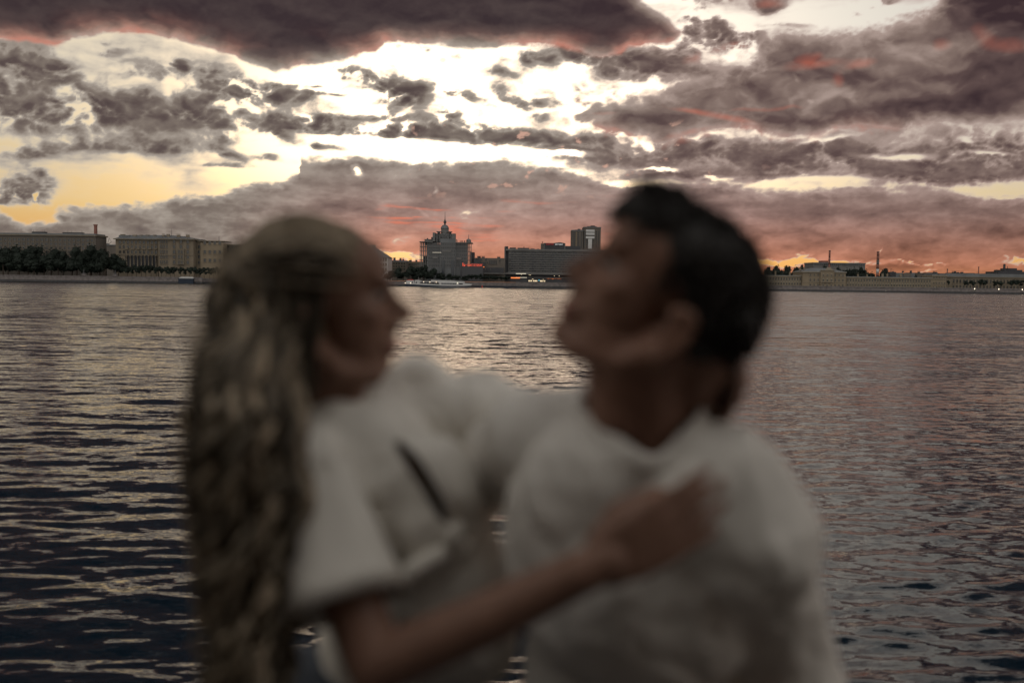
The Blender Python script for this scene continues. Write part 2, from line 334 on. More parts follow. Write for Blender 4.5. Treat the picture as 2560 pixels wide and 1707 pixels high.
pink = cscale(nramp(mth('SUBTRACT', 1.0, mth('DIVIDE', hgt, 330.0, clamp=True)), PINK), mth('MULTIPLY_ADD', smooth(1400, 2500, xx), -.41, 1.05))
pv = mth('MINIMUM', mth('MAXIMUM', mth('MULTIPLY_ADD', Dn, -2.1, 1.88), .5), 1.55)
cloud = cmix(mth('MULTIPLY', mth('MULTIPLY', low, .9), smooth(.12, .3, Dn)), cloud, cscale(pink, pv))
cloud = cmix(mth('MULTIPLY', attr('underlit'), .6), cloud, srgb(214, 112, 86))
cloud = cmix(mth('MULTIPLY', attr('streak'), .7), cloud, srgb(234, 128, 98))
cloud = cmix(mth('MULTIPLY', attr('tuft'), .8), cloud, srgb(216, 170, 150))
# unseen sky behind and overhead, toned to light the couple and darken the water
back = smooth(.25, -.55, sep.outputs['Y'])
skyc = cmix(smooth(0.0, .26, Dn), clear, cloud)
skyc = cmix(mth('MAXIMUM', back, smooth(.30, .62, sep.outputs['Z'])), skyc, cscale(nramp(Dn, BACK), 1.7))
em = nd('ShaderNodeEmission'); L.new(skyc, em.inputs[0]); em.inputs[1].default_value = 1.0
out = nd('ShaderNodeOutputMaterial'); L.new(em.outputs[0], out.inputs[0])
sky_me.materials.append(sm)
tag(link(bpy.data.objects.new('sky', sky_me)), kind='structure')
# ------------------------------------------------------------------ river
def wave_height(x, y, cell):
    h = np.zeros_like(x); rs = np.random.RandomState(3)
    for i in range(150):
        lam = .15*(5.0/.15)**(i/149.0)*rs.uniform(.9, 1.1)
        th = math.radians(90)+rs.normal(0, .33); kx, ky = math.cos(th)*2*math.pi/lam, math.sin(th)*2*math.pi/lam
        slope = .0245*(1.0 if lam < .5 else (.5/lam)**.8)
        amp = slope*lam/(2*math.pi); ph = rs.uniform(0, 6.28)
        w = np.clip((lam/cell-3.0)/3.0, 0, 1)
        h += amp*w*np.cos(kx*x+ky*y+ph)
    hc = np.zeros_like(x)                      # choppier cross-seas under the wind on the downstream half
    for i in range(120):
        lam = .13*(1.6/.13)**(i/119.0)*rs.uniform(.9, 1.1); th = math.radians(94)+rs.normal(0, .48)
        amp = .023*(1.0 if lam < .45 else (.45/lam)**1.2)*lam/(2*math.pi); w = np.clip((lam/cell-2.6)/3.0, 0, 1)
        hc += amp*w*np.cos(2*math.pi/lam*(math.cos(th)*x+math.sin(th)*y)+rs.uniform(0, 6.28))
    k = sst(-.5, 7.0, x-.10*y+3*fbm(x/9, y/14, 3))
    return h*(1-.85*k)+hc*k
rr = [1.76, 2.2, 2.7, 3.3, 4.0]
while rr[-1] < 640: rr.append(rr[-1]*(1.0055 if rr[-1] < 70 else 1.012)+.004)
rr = np.array(rr); th = np.radians(np.linspace(-52, 52, 760)); R_, T_ = np.meshgrid(rr, th, indexing='ij')
wx_ = R_*np.tan(T_); wy_ = R_*np.ones_like(T_)
cell = np.maximum(R_*np.where(R_ < 70, .0055, .012)+.004, R_*math.radians(104/760)*.7)
wz_ = wave_height(wx_, wy_, cell)
gust = fbm(wx_/34, wy_/60, 3)*.9+1.0
wz_ = wz_*np.clip(gust, .45, 1.7)
nr, nc = wx_.shape
ii, jj = np.meshgrid(np.arange(nr-1), np.arange(nc-1), indexing='ij')
q = np.stack([ii*nc+jj, ii*nc+jj+1, (ii+1)*nc+jj+1, (ii+1)*nc+jj], -1).reshape(-1, 4)
wme = np_mesh('river_water', np.stack([wx_, wy_, wz_], -1).reshape(-1, 3), q)
wm = bpy.data.materials.new('river_water'); wm.use_nodes = True; N = wm.node_tree.nodes; L = wm.node_tree.links
b = N['Principled BSDF']; b.inputs['Base Color'].default_value = (.003, .011, .019, 1); b.inputs['Roughness'].default_value = .05
b.inputs['IOR'].default_value = 1.333; b.inputs['Specular IOR Level'].default_value = .5
geo = nd('ShaderNodeNewGeometry')
acc = geo.outputs['Normal']
def ripples(scale, sx, amp):
    mp = nd('ShaderNodeMapping'); mp.inputs['Scale'].default_value = (sx, 1, 1); L.new(geo.outputs['Position'], mp.inputs[0])
    n = nd('ShaderNodeTexNoise'); n.inputs['Scale'].default_value = scale; n.inputs['Detail'].default_value = 2.5; n.inputs['Roughness'].default_value = .6
    L.new(mp.outputs[0], n.inputs['Vector'])
    s = nd('ShaderNodeVectorMath', operation='SUBTRACT'); L.new(n.outputs['Color'], s.inputs[0]); s.inputs[1].default_value = (.5, .5, .5)
    m = nd('ShaderNodeVectorMath', operation='MULTIPLY'); L.new(s.outputs[0], m.inputs[0]); m.inputs[1].default_value = (amp*.55, amp, 0)
    return m.outputs[0]
def vadd(a, c):
    n = nd('ShaderNodeVectorMath', operation='ADD'); L.new(a, n.inputs[0]); L.new(c, n.inputs[1]); return n.outputs[0]
# wind patches rough up the far water and the right-hand half
dist = nd('ShaderNodeSeparateXYZ'); L.new(geo.outputs['Position'], dist.inputs[0])
tiny = ripples(9.0, .42, .26); fine = ripples(3.0, .38, .34); mid = ripples(.9, .36, .42); big = ripples(.22, .4, .24)
pn = nd('ShaderNodeTexNoise'); pn.inputs['Scale'].default_value = .018; pn.inputs['Detail'].default_value = 3; L.new(geo.outputs['Position'], pn.inputs['Vector'])
patch = mth('MULTIPLY_ADD', pn.outputs[0], 1.3, .30)
farw = smooth(14, 90, dist.outputs['Y'])
def vscale(v, f):
    n = nd('ShaderNodeVectorMath', operation='SCALE'); L.new(v, n.inputs[0])
    if isinstance(f, (int, float)): n.inputs['Scale'].default_value = f
    else: L.new(f, n.inputs['Scale'])
    return n.outputs[0]
rip0 = vadd(vadd(vscale(fine, patch), tiny), vadd(vscale(mid, farw), vscale(big, farw)))
lean_ = nd('ShaderNodeCombineXYZ'); L.new(mth('MULTIPLY', farw, -.082), lean_.inputs['Y']); rip = vadd(rip0, lean_.outputs[0])     # far normals tilted towards the camera, so the water reflects more bright sky
nn = nd('ShaderNodeVectorMath', operation='NORMALIZE'); L.new(vadd(acc, rip), nn.inputs[0]); L.new(nn.outputs[0], b.inputs['Normal'])
wme.materials.append(wm)
tag(link(bpy.data.objects.new('river_water', wme)), kind='structure')
M = {}
M['stone'] = mat('granite', (.16,.14,.135), .85, .3, .6); M['stone_dark'] = mat('wet_granite', (.05,.048,.05), .6, .3, .5)
M['land'] = mat('asphalt', (.05,.05,.05), .9, .2, .05); M['pave'] = mat('granite_paving', (.13,.125,.12), .85, .25, 3)
# far ground as one sheet to the horizon, and the quay underfoot
SH = 612.0; LAND = 3.1
mb = MB(); mb.add([(-8800,SH+.6,LAND),(8800,SH+.6,LAND),(8800,8000,LAND),(-8800,8000,LAND)], [(0,1,2,3)])
tag(mb.build('ground', M['land']), kind='structure')
QZ = CAM_Z-1.51
mb = MB(); mb.box(-60,60,-40,1.70,QZ-4.5,QZ)
tag(mb.build('quay_pavement', M['pave']), kind='structure')
# granite parapet the couple sits on: coping stones over a wall
PW = empty('quay_parapet', (0,1.45,QZ), 'low granite quay parapet the couple sits on, above the water', 'parapet')
mb = MB(); mb.box(-12,12,-.2,.2,0,.60); mb.build('wall', M['stone'], PW)
cb = MB(); cb.box(-.74,.74,-.25,.25,.603,.745); cme = cb.mesh('coping_stone', M['pave'])
for k in range(16): inst('coping_stone', cme, PW, (-11.25+k*1.5,0,random.uniform(-.002,.002)))
# far embankment wall: three stretches, each with coping and a dark tide line
def bank_wall(px0, px1, Y, ztop, label):
    x0, x1 = X_(px0,Y), X_(px1,Y); o = empty('embankment_wall', ((x0+x1)/2,Y,0), label, 'wall'); w = (x1-x0)/2
    m_ = MB(); m_.box(-w,w,0,1.2,1.0,ztop-.5); m_.build('wall', M['stone'], o)
    m_ = MB(); m_.box(-w,w,-.12,1.2,-2,1.0); m_.build('tide_line', M['stone_dark'], o)
    m_ = MB(); m_.box(-w,w,-.2,1.3,ztop-.5,ztop); m_.build('coping', M['stone'], o); return o
bank_wall(-700, 505, 606, 3.75, 'grey granite embankment wall below the dark trees on the far left bank')
bank_wall(505, 1290, 611, 3.05, 'granite embankment wall behind the moored white river boat')
bank_wall(1290, 1900, 608, 3.3, 'granite embankment wall under the hotel with lit ground floor')
bank_wall(1900, 3300, 604, 3.3, 'dark embankment wall under the long yellow palace facade')
# ------------------------------------------------------------------ far bank: materials and window meshes
M['cream'] = mat('cream_plaster', (0.210,0.168,0.118), .9, .12, .25); M['cream_trim'] = mat('pale_trim', (0.244,0.210,0.160), .9, .1, .5)
M['tan'] = mat('tan_stone', (0.176,0.143,0.105), .9, .15, .2); M['tan_trim'] = mat('tan_trim', (0.160,0.134,0.101), .9, .1, .4)
M['greyb'] = mat('grey_plaster', (0.118,0.102,0.088), .9, .14, .2); M['roof'] = mat('sheet_roof', (.13,.135,.14), .6, .2, .2)
M['dark'] = mat('dark_cladding', (.045,.045,.05), .7, .2, .2); M['glass'] = mat('window_glass', (.02,.024,.03), .15, 0, 1, .5)
M['glass_blue'] = mat('curtain_glass', (.085,.09,.095), .25, .3, .15, .5); M['concrete'] = mat('concrete', (0.139,0.134,0.130), .9, .12, .2)
M['white'] = mat('white_paint', (.46,.45,.44), .5, .06, .5); M['hull'] = mat('dark_hull', (.012,.02,.035), .5, .1, .5)
M['red'] = mat('red_paint', (.35,.04,.03), .6, .1, .5); M['brick'] = mat('chimney_brick', (.20,.09,.07), .9, .2, .4)
M['metal'] = mat('dark_metal', (.06,.06,.065), .5, 0, 1); M['leaf'] = mat('leaves', (.010,.016,.011), .8, .35, .25)
M['bark'] = mat('bark', (.06,.045,.035), .9, .2, 1)
M['lampw'] = mat('lamp_glow', (.8,.75,.6), .5, 0, 1, emit=(1,.82,.6), est=3); M['litw'] = mat('lit_window', (.6,.5,.35), .5, 0, 1, emit=(1,.78,.48), est=1.1)
M['signr'] = mat('red_neon', (.5,.05,.03), .5, 0, 1, emit=(1,.13,.07), est=.75); M['signr2'] = mat('red_letters', (.4,.05,.05), .5, 0, 1, emit=(1,.07,.07), est=.14)
M['signw'] = mat('white_letters', (.8,.8,.8), .5, 0, 1, emit=(1,1,1), est=.32); M['orange'] = mat('orange_neon', (.5,.15,.05), .5, 0, 1, emit=(1,.26,.07), est=1.0)
M['strip'] = mat('pale_light_strip', (.6,.6,.5), .5, 0, 1, emit=(1,.86,.66), est=.5); M['cyan'] = mat('blue_light', (.1,.4,.5), .5, 0, 1, emit=(.15,.6,.8), est=1.0)
M['wire'] = M['metal']
WM = {}
def window_mesh(w, h, trim, arched=False):
    k = (round(w,1), round(h,1), trim, arched)
    if k in WM: return WM[k]
    m = MB(); t = min(.28, w*.16)
    m.box(-w/2,w/2,-.03,.0,0,h,1)                              # pane
    m.box(-w/2-t,-w/2,-.22,0,-t,h+t,0); m.box(w/2,w/2+t,-.22,0,-t,h+t,0)
    m.box(-w/2,w/2,-.22,0,h,h+t,0); m.box(-w/2-t*1.3,w/2+t*1.3,-.34,0,-t-.2,-t-.002,0)
    m.box(-.06,.06,-.09,-.031,0,h,0)
    if arched: m.lathe([(w/2+t,-.2),(w/2+t,-.02)], 0, 0, 10)
    if arched:
        n = 10; vs = m.v[-2*n:]                                   # turn the disc upright above the opening
        m.v[-2*n:] = [(x, z-.004, h+y*.9+.05) for x, y, z in vs]
    WM[k] = m.mesh('window', [M[trim], M['glass']]); return WM[k]
def win_row(parent, xs, z, w, h, trim='cream_trim', arched=False, y=0.0):
    me = window_mesh(w, h, trim, arched)
    for x in xs: inst('window', me, parent, (x, y, z))
class B:
    """a building whose facade faces the river; pixel columns are turned into metres at the facade's own distance"""
    def __init__(s, name, label, px0, px1, Y, cat='building', group=None, yaw=0.0):
        s.Y = Y; s.x0, s.x1 = X_(px0,Y), X_(px1,Y); s.cx = (s.x0+s.x1)/2
        s.o = empty(name, (s.cx,Y,LAND), label, cat, group); s.yaw = yaw; s.o.rotation_euler.z = yaw
    def x(s, px): return X_(px, s.Y)-s.cx
    def z(s, py, px=None):
        if px is None: px = (s.cx/s.Y)*F+1280
        return Z_(px, py, s.Y)-LAND
    def box(s, name, px0, px1, y0, y1, z0, z1, m): 
        mb = MB(); mb.box(s.x(px0),s.x(px1),y0,y1,z0,z1); return mb.build(name, M[m], s.o)
    def cols(s, px0, px1, n): return [s.x(px0+(px1-px0)*(i+.5)/n) for i in range(n)]
def roof_bits(b, pxs, z, dz=1.2, w=1.6, name='chimney', m='brick', y=6):
    for p in pxs:
        mb = MB(); ww = w*random.uniform(.7,1.3); mb.box(-ww/2,ww/2,y,y+1.4,0,dz*random.uniform(.7,1.3)); mb.box(-ww/2-.12,ww/2+.12,y-.12,y+1.52,dz*1.3+.003,dz*1.3+.2)
        mb.v = [(x, yy, min(zz, dz*1.3+.2)) for x, yy, zz in mb.v]; mb.build(name, M[m], b.o, loc=(b.x(p),0,z))
def text(body, w, h, name, m, parent, loc, depth=.25):
    c = bpy.data.curves.new('lettering', 'FONT'); c.body = body; c.align_x = 'LEFT'; c.extrude = .06
    t = bpy.data.objects.new('lettering', c); COL.objects.link(t); bpy.context.view_layer.update()
    me = bpy.data.meshes.new_from_object(t.evaluated_get(bpy.context.evaluated_depsgraph_get())); bpy.data.objects.remove(t)
    xs = [v.co.x for v in me.vertices]; ys = [v.co.y for v in me.vertices]; sx = w/(max(xs)-min(xs)); sy = h/(max(ys)-min(ys)); x0, y0 = min(xs), min(ys)
    for v in me.vertices: v.co = ((v.co.x-x0)*sx, v.co.z*depth/.06, (v.co.y-y0)*sy)
    me.name = name; me.materials.clear(); me.materials.append(M[m]); return inst(name, me, parent, loc)
# ---- long grey block on the far left
b = B('apartment_block', 'long grey block above the dark trees at the far left, with a tall chimney', -120, 243, 650, yaw=-.03)
zt = b.z(586); b.box('wall', -120, 243, 0, 16, 0, zt-.8, 'greyb'); b.box('cornice', -124, 246, -1.0, 16.6, zt-.8, zt, 'tan_trim')
b.box('roof', -118, 241, .5, 15.5, zt+.003, zt+.9, 'roof')
for py in (602.5, 612.5, 622.5, 632.5): win_row(b.o, b.cols(-118, 240, 31), b.z(py), 1.5, 1.75, 'tan_trim', y=0)
mb = MB(); mb.box(-.8,.8,5,6.6,0,5.6); mb.box(-1,1,4.8,6.8,5.6,6.3); mb.build('chimney', M['brick'], b.o, loc=(b.x(233),0,zt+.9))
b.box('rooftop_plant', 70, 102, 6, 10, zt+.9, zt+2.1, 'dark'); b.box('rooftop_plant', 148, 197, 6, 10, zt+.9, zt+1.9, 'dark')
for p in (66, 72, 100, 170, 196, 160):
    mb = MB(); mb.tube([(0,7,0),(0,7,3.6 if p == 66 else 2.6)], [.14,.05], 5); mb.build('antenna', M['metal'], b.o, loc=(b.x(p),0,zt+.9))
# ---- low roofs and a crane in the gap
b = B('low_building', 'low grey roofs in the gap between the two big blocks on the left', 238, 296, 760)
b.box('wall', 238, 296, 0, 12, 0, b.z(614), 'greyb'); b.box('roof', 237, 297, -.4, 12.4, b.z(614)+.003, b.z(611.5), 'roof')
cr = empty('harbour_crane', (X_(270,765),765,LAND), 'small dark slewing crane rising over the low roofs on the left', 'crane')
mb = MB(); z0 = Z_(270,613,765)-LAND; mb.box(-1,1,-1,1,0,z0+1.2); mb.build('mast', M['metal'], cr)
for k in range(3):
    mb = MB(); mb.tube([(-1+k,0,z0+1),([-2.2,1.3,3.0][k],0,z0+[1.6,5.4,2.6][k])], .16, 5); mb.build('jib', M['metal'], cr)
mb = MB(); mb.tube([(1.3,0,z0+5.3),(3.0,0,z0+2.6)], .08, 4); mb.build('stay', M['metal'], cr)
# ---- stone block with columns
b = B('columned_building', 'pale stone block with a row of columns and an overhanging cornice on the left', 290, 398, 655)
zt = b.z(597); b.box('wall', 290, 397, 0, 18, 0, zt-.6, 'tan')
b.box('cornice', 286, 398, -1.5, 19, zt-.6, zt, 'tan_trim')
mb = MB(); x0, x1 = b.x(288), b.x(398); mb.add([(x0,-.8,zt+.003),(x1,-.8,zt+.003),(x1,18,zt+.003),(x0,18,zt+.003),(x0+4,8,zt+2.6),(x1,8,zt+2.9)], [(0,1,5,4),(1,2,5),(2,3,4,5),(3,0,4),(0,3,2,1)])
mb.build('roof', M['roof'], b.o)
for py in (609.5, 621.5, 634): win_row(b.o, b.cols(296, 396, 10), b.z(py), 1.3, 1.9, 'tan_trim')
b.box('string_course', 290, 397, -.5, 0, b.z(638), b.z(636), 'tan_trim')
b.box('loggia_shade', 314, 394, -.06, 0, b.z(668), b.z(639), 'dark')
cm = MB(); hh = b.z(639)-b.z(668); cm.lathe([(.62,0),(.62,.5),(.45,.6),(.40,hh-.7),(.62,hh-.5),(.62,hh)], 0, -.7, 10); cme = cm.mesh('column', M['tan_trim'], True)
for i in range(9): inst('column', cme, b.o, (b.x(318+i*9.2),0,b.z(668)))
b.box('podium', 290, 397, -1.6, 0, 0, b.z(668)-.003, 'tan')
for i in range(6):
    mb = MB(); mb.box(-1.1,1.1,-1.0,0,0,.25); mb.box(-1.1,1.1,-1.0,-.9,.25,1.0); mb.build('balcony', M['tan_trim'], b.o, loc=(b.x(318+i*14.5),0,b.z(621.5)-.55))
roof_bits(b, (300, 330, 346, 362, 380), zt+1.3, 1.2, 2.2, m='tan', y=5)
b.box('rooftop_hut', 292, 318, 4, 9, zt+1.0, zt+2.4, 'roof')
w = B('corner_wing', 'tan corner wing with a bay of windows beside the columned block', 397, 484, 646)
zt = w.z(597); w.box('wall', 397, 484, 0, 26, 0, zt-.7, 'tan'); w.box('cornice', 394, 488, -1.6, 27, zt-.7, zt, 'tan_trim')
mb = MB(); x0, x1 = w.x(395), w.x(487); mb.add([(x0,-1.2,zt+.003),(x1,-1.2,zt+.003),(x1,24,zt+.003),(x0,24,zt+.003),(x0,10,zt+2.9),(x1-9,10,zt+2.0)], [(0,1,5,4),(1,2,5),(2,3,4,5),(3,0,4),(0,3,2,1)])
mb.build('roof', M['roof'], w.o)
for py in (608.5, 621, 634, 646, 660):
    win_row(w.o, [w.x(p) for p in (402, 407, 412, 418)], w.z(py), .8, 2.2, 'tan_trim'); win_row(w.o, [w.x(p) for p in (436, 453, 470)], w.z(py), 1.4, 2.2, 'tan_trim')
w.box('string_course', 397, 484, -.35, 0, w.z(639), w.z(637.5), 'tan_trim'); w.box('bay', 444, 462, -1.2, 0, w.z(662), w.z(622), 'tan_trim')
for py in (634, 646, 660): win_row(w.o, [w.x(449.5), w.x(456.5)], w.z(py), 1.0, 2.1, 'tan_trim', y=-1.21)
roof_bits(w, (402, 414, 440, 463), zt+1.2, 1.4, 2.0, m='tan', y=5)
mb = MB(); mb.tube([(0,8,0),(0,8,4.6)], [.15,.05], 5); mb.build('antenna', M['metal'], w.o, loc=(w.x(419),0,zt+2.2))
b = B('narrow_block', 'lower tan block right of the corner wing, its edge beside the blonde hair', 484, 560, 652)
zt = b.z(602); b.box('wall', 484, 503, 0, 18, 0, zt-.6, 'tan'); b.box('pier', 503.2, 560, -1.5, 18, 0, zt-1.4, 'cream'); b.box('cornice', 483, 561, -1.2, 18.5, zt-.6, zt, 'tan_trim'); b.box('parapet_roof', 485, 500, 2, 12, zt+.003, zt+1.0, 'roof')
for py in (621, 634, 646, 660): win_row(b.o, b.cols(485, 502, 2), b.z(py), 1.2, 1.9, 'tan_trim')
for py in (611, 634, 655): win_row(b.o, b.cols(508, 558, 4), b.z(py), 1.3, 2.0, 'tan_trim', y=-1.51)
mb = MB(); mb.tube([(0,8,0),(0,8,3.4)], [.2,.12], 5); mb.build('antenna', M['metal'], b.o, loc=(b.x(539),0,zt))
for (p0, p1, py, nm) in ((562, 690, 612, 'brown block mostly hidden behind the woman with the blonde hair'), (694, 860, 622, 'wide grey block hidden behind the woman, left of the white hipped house')):
    b = B('apartment_block', nm, p0, p1, 660); zt = b.z(py); b.box('wall', p0, p1, 0, 15, 0, zt-.7, 'greyb'); b.box('cornice', p0-2, p1+2, -.8, 15.5, zt-.7, zt, 'tan_trim')
    for k in range(3): win_row(b.o, b.cols(p0+3, p1-3, int((p1-p0)/11)), b.z(py+9+12*k), 1.3, 1.9, 'tan_trim')
# ---- white hipped house right of the woman's face
b = B('white_house', 'white house with a dark hipped roof just right of the woman forehead', 868, 970, 632)
zt = b.z(643); b.box('wall', 868, 970, 0, 20, 0, zt-.4, 'white'); b.box('cornice', 866, 972, -.8, 21, zt-.4, zt, 'tan_trim')
mb = MB(); x0, x1 = b.x(866), b.x(971.5); mb.add([(x0,-.7,zt+.003),(x1,-.7,zt+.003),(x1,20,zt+.003),(x0,20,zt+.003),(x0+9,10,b.z(612)),(x1-10.5,10,b.z(615))], [(0,1,5,4),(1,2,5),(2,3,4,5),(3,0,4),(0,3,2,1)])
mb.build('roof', M['roof'], b.o); b.box('pediment', 918, 933, 8, 12, b.z(617), b.z(611), 'cream_trim')
for py in (652, 664, 676): win_row(b.o, b.cols(872, 968, 15), b.z(py), .8, 1.6, 'cream_trim')
# ---- low blocks between the house and the tower
for (p0, p1, py, Y, nm, ch) in ((966, 1016, 651, 700, 'low dark roofed block between the white house and the domed tower', (975, 984, 999, 1006)), (1018, 1056, 654, 720, 'pale low block with two chimneys left of the domed tower', (1022, 1025, 1039))):
    b = B('low_building', nm, p0, p1, Y); zt = b.z(py); b.box('wall', p0, p1, 0, 14, 0, zt-1, 'greyb'); b.box('roof', p0-1, p1+1, -.5, 14.5, zt-1, zt, 'roof' if p0 < 1000 else 'tan_trim')
    for k in range(3): win_row(b.o, b.cols(p0+2, p1-2, 7), b.z(py+10+7*k), 1.1, 1.2, 'tan_trim')
    roof_bits(b, ch, zt, 1.4, 1.1, m='dark', y=4)
# ---- domed glass tower under scaffolding
b = B('domed_tower', 'grey glass tower with a small dome and tall spire, wings partly in scaffolding', 1049, 1176, 650)
zb = b.z(606)
def arc_block(name, px0, px1, z0, z1, m, n=24, bulge=.5, y=6):
    mb = MB(); x0, x1 = b.x(px0), b.x(px1); c = (x0+x1)/2; r = (x1-x0)/2
    mb.lathe([(r,z0),(r,z1)], 0, 0, n); o = mb.build(name, M[m], b.o, loc=(c,y,0)); o.scale = (1,bulge,1); return o
b.box('wing_wall', 1068, 1100, 0, 18, 0, b.z(612), 'glass_blue'); b.box('wing_wall', 1139, 1168, 0, 18, 0, b.z(607), 'glass_blue')
b.box('core_wall', 1100.2, 1138.8, -1.5, 20, 0, b.z(597), 'glass_blue')
arc_block('upper_storeys', 1081, 1137, b.z(606), b.z(583), 'glass_blue', 20, .5, 8); arc_block('terrace_rotunda', 1058, 1090, b.z(613), b.z(599), 'concrete', 20, .5, 8); arc_block('rotunda_roof', 1057, 1091, b.z(599)+.003, b.z(597.6), 'roof', 20, .5, 8)
for nm, p0, p1 in (('terrace_canopy', 1089, 1100), ('terrace_canopy', 1118, 1128)): b.box(nm, p0, p1, 2, 9, b.z(579.4), b.z(578), 'roof'); b.box('canopy_post', (p0+p1)/2-3, (p0+p1)/2+3, 4, 7, b.z(583), b.z(579.4)-.003, 'concrete')
arc_block('drum', 1099, 1118.5, b.z(583)+.003, b.z(570.5), 'concrete', 20, 1.0, 9)
r = (b.x(1119)-b.x(1098))/2; z0 = b.z(570.5)
mb = MB(); mb.lathe([(r*math.cos(t), z0+.003+r*1.0*math.sin(t)) for t in np.linspace(0, 1.5, 9)], 0, 0, 20); mb.build('dome', M['roof'], b.o, True, loc=(b.x(1108.5),9,0))
mb = MB(); zd = z0+r; mb.lathe([(.5,zd-.1),(.55,zd+.8),(1.0,zd+1.3),(.9,zd+2.2),(.45,zd+2.8),(.3,zd+3.5),(.22,b.z(545)),(.08,b.z(527))], 0, 0, 8); mb.build('spire', M['metal'], b.o, True, loc=(b.x(1108.8),9,0))
b.box('side_tower', 1129, 1137.5, -1, 6, b.z(604), b.z(584), 'concrete'); b.box('side_tower', 1081, 1087, -1, 6, b.z(604), b.z(582), 'concrete')
b.box('right_terrace', 1138, 1180, -2, 16, b.z(607.2), b.z(605.8), 'concrete'); b.box('left_terrace', 1048, 1082, -2, 16, b.z(606), b.z(604.6), 'concrete')
arc_block('turret', 1163.5, 1176, b.z(605.8)+.003, b.z(601), 'concrete', 14, 1.0, 6); r = (b.x(1176)-b.x(1163.5))/2; z0 = b.z(601)
mb = MB(); mb.lathe([(r*math.cos(t), z0+.003+r*.9*math.sin(t)) for t in np.linspace(0, 1.5, 8)]+[(.2,z0+r*.95),(.12,z0+r+2.6)], 0, 0, 14); mb.build('turret_dome', M['roof'], b.o, True, loc=(b.x(1169.5),6,0))
for p in (1148, 1151.5, 1154, 1158, 1160): 
    mb = MB(); mb.tube([(0,8,0),(0,8,1.6)], .22, 6); mb.build('flue', M['metal'], b.o, loc=(b.x(p),0,b.z(605.8)))
b.box('rooftop_plant', 1075, 1079, 7, 9, b.z(597.5), b.z(592), 'dark'); b.box('rooftop_plant', 1064, 1067, 7, 9, b.z(597.5), b.z(595), 'dark')
for p in np.arange(1050, 1069, 4.4):                                     # scaffold at the open corners
    mb = MB(); mb.box(-.22,.22,-.22,.22,0,b.z(606)); mb.build('scaffold_post', M['concrete'], b.o, loc=(b.x(p),0,0)); mb = MB(); mb.box(-.2,.2,-.2,.2,0,b.z(606)); mb.build('scaffold_post', M['concrete'], b.o, loc=(b.x(p),9,0))
for p in (1169.5, 1173, 1177): mb = MB(); mb.box(-.22,.22,-.22,.22,0,b.z(607.5)); mb.build('scaffold_post', M['concrete'], b.o, loc=(b.x(p),0,0))
zz = b.z(606)
for k in range(1, 9): b.box('scaffold_deck', 1048.5, 1068, -.3, 9.3, zz*k/9.-.18, zz*k/9., 'concrete'); b.box('scaffold_deck', 1168.2, 1178-abs(k-7)*.5, -.3, 8, zz*k/9.-.18, zz*k/9., 'concrete')
b.box('backing_wall', 1056, 1068, 9.5, 16, 0, b.z(640), 'dark'); b.box('ledge', 1066, 1170, -1.9, -1.51, b.z(618), b.z(617), 'concrete'); b.box('ledge', 1066, 1170, -.6, -.002, b.z(611), b.z(610), 'concrete')
b.box('stair_block', 1174, 1184.5, 3, 14, 0, b.z(629.5), 'dark')
for k in range(7): 
    z = b.z(613+9*k)
    for p0, p1, n, y in ((1070, 1099, 6, 0), (1101, 1138, 7, -1.5), (1140, 1167, 6, 0)): win_row(b.o, b.cols(p0, p1, n), z, .85 if y else .8, 1.5, 'concrete', y=y)
for k in range(4): win_row(b.o, b.cols(1088, 1130, 6), b.z(588.5+5*k) , .9, .8, 'concrete', y=-.2)
for p0, p1, z0, z1 in ((1105, 1111.5, 690, 652), (1128, 1135.5, 690, 650), (1150, 1155, 690, 652)): b.box('dark_strip', p0, p1, -2.2, -1.52, b.z(z0), b.z(z1), 'glass')
for p0, p1, z0, z1 in ((1082, 1094, 647, 642), (1105, 1128, 630, 624.6), (1141, 1153, 649, 643.5)): b.box('hoarding', p0, p1, -2.0, -1.52, b.z(z0), b.z(z1), 'concrete')
for k in range(9): b.box('work_light', 1082+k*2.4, 1083.2+k*2.4, -2.3, -2.01, b.z(632.6), b.z(631), 'strip')
# ---- conference hall with the red sign
b = B('concert_hall', 'dark flat roofed hall carrying the red lettering beside the domed tower', 1184.5, 1262, 648)
zt = b.z(645); b.box('wall', 1184.5, 1262, 0, 24, 0, zt, 'greyb'); b.box('dark_storey', 1176, 1259, -3.0, -.002, b.z(682), b.z(669), 'dark'); b.box('glazed_storey', 1176, 1212, -2.2, -.002, b.z(668.8), b.z(658), 'dark')
b.box('sign_rail', 1165, 1211, -3.6, -3.01, b.z(668.6), b.z(667.2), 'orange'); b.box('canopy', 1175, 1268, -7, -3.01, b.z(684.6), b.z(682.6), 'concrete'); b.box('canopy_panel', 1175, 1197, -7.6, -7.01, b.z(686.8), b.z(682.6), 'cream_trim')
win_row(b.o, b.cols(1187, 1199, 3), b.z(656), 1.6, 2.0, 'dark'); win_row(b.o, [b.x(1203.5), b.x(1214.5)], b.z(653), .9, 1.6, 'greyb'); win_row(b.o, b.cols(1200, 1220, 4), b.z(658.5), 1.0, .8, 'greyb'); win_row(b.o, b.cols(1222, 1242, 5), b.z(660.5), .8, 2.6, 'greyb'); win_row(b.o, [b.x(1248.5)], b.z(654.5), .7, 1.4, 'greyb')
roof_bits(b, (1196, 1199, 1207, 1246), zt, .8, 1.6, m='dark', y=3)
for p in (1213.5, 1190, 1226): b.box('mullion', p, p+.7, -3.2, -3.01, b.z(676), b.z(670), 'concrete')
sg = empty('hotel_sign', (X_(1156,640),640,LAND), 'glowing red lettering standing on the flat hall left of the long hotel', 'sign')
zs = Z_(1180,665.8,640)-LAND
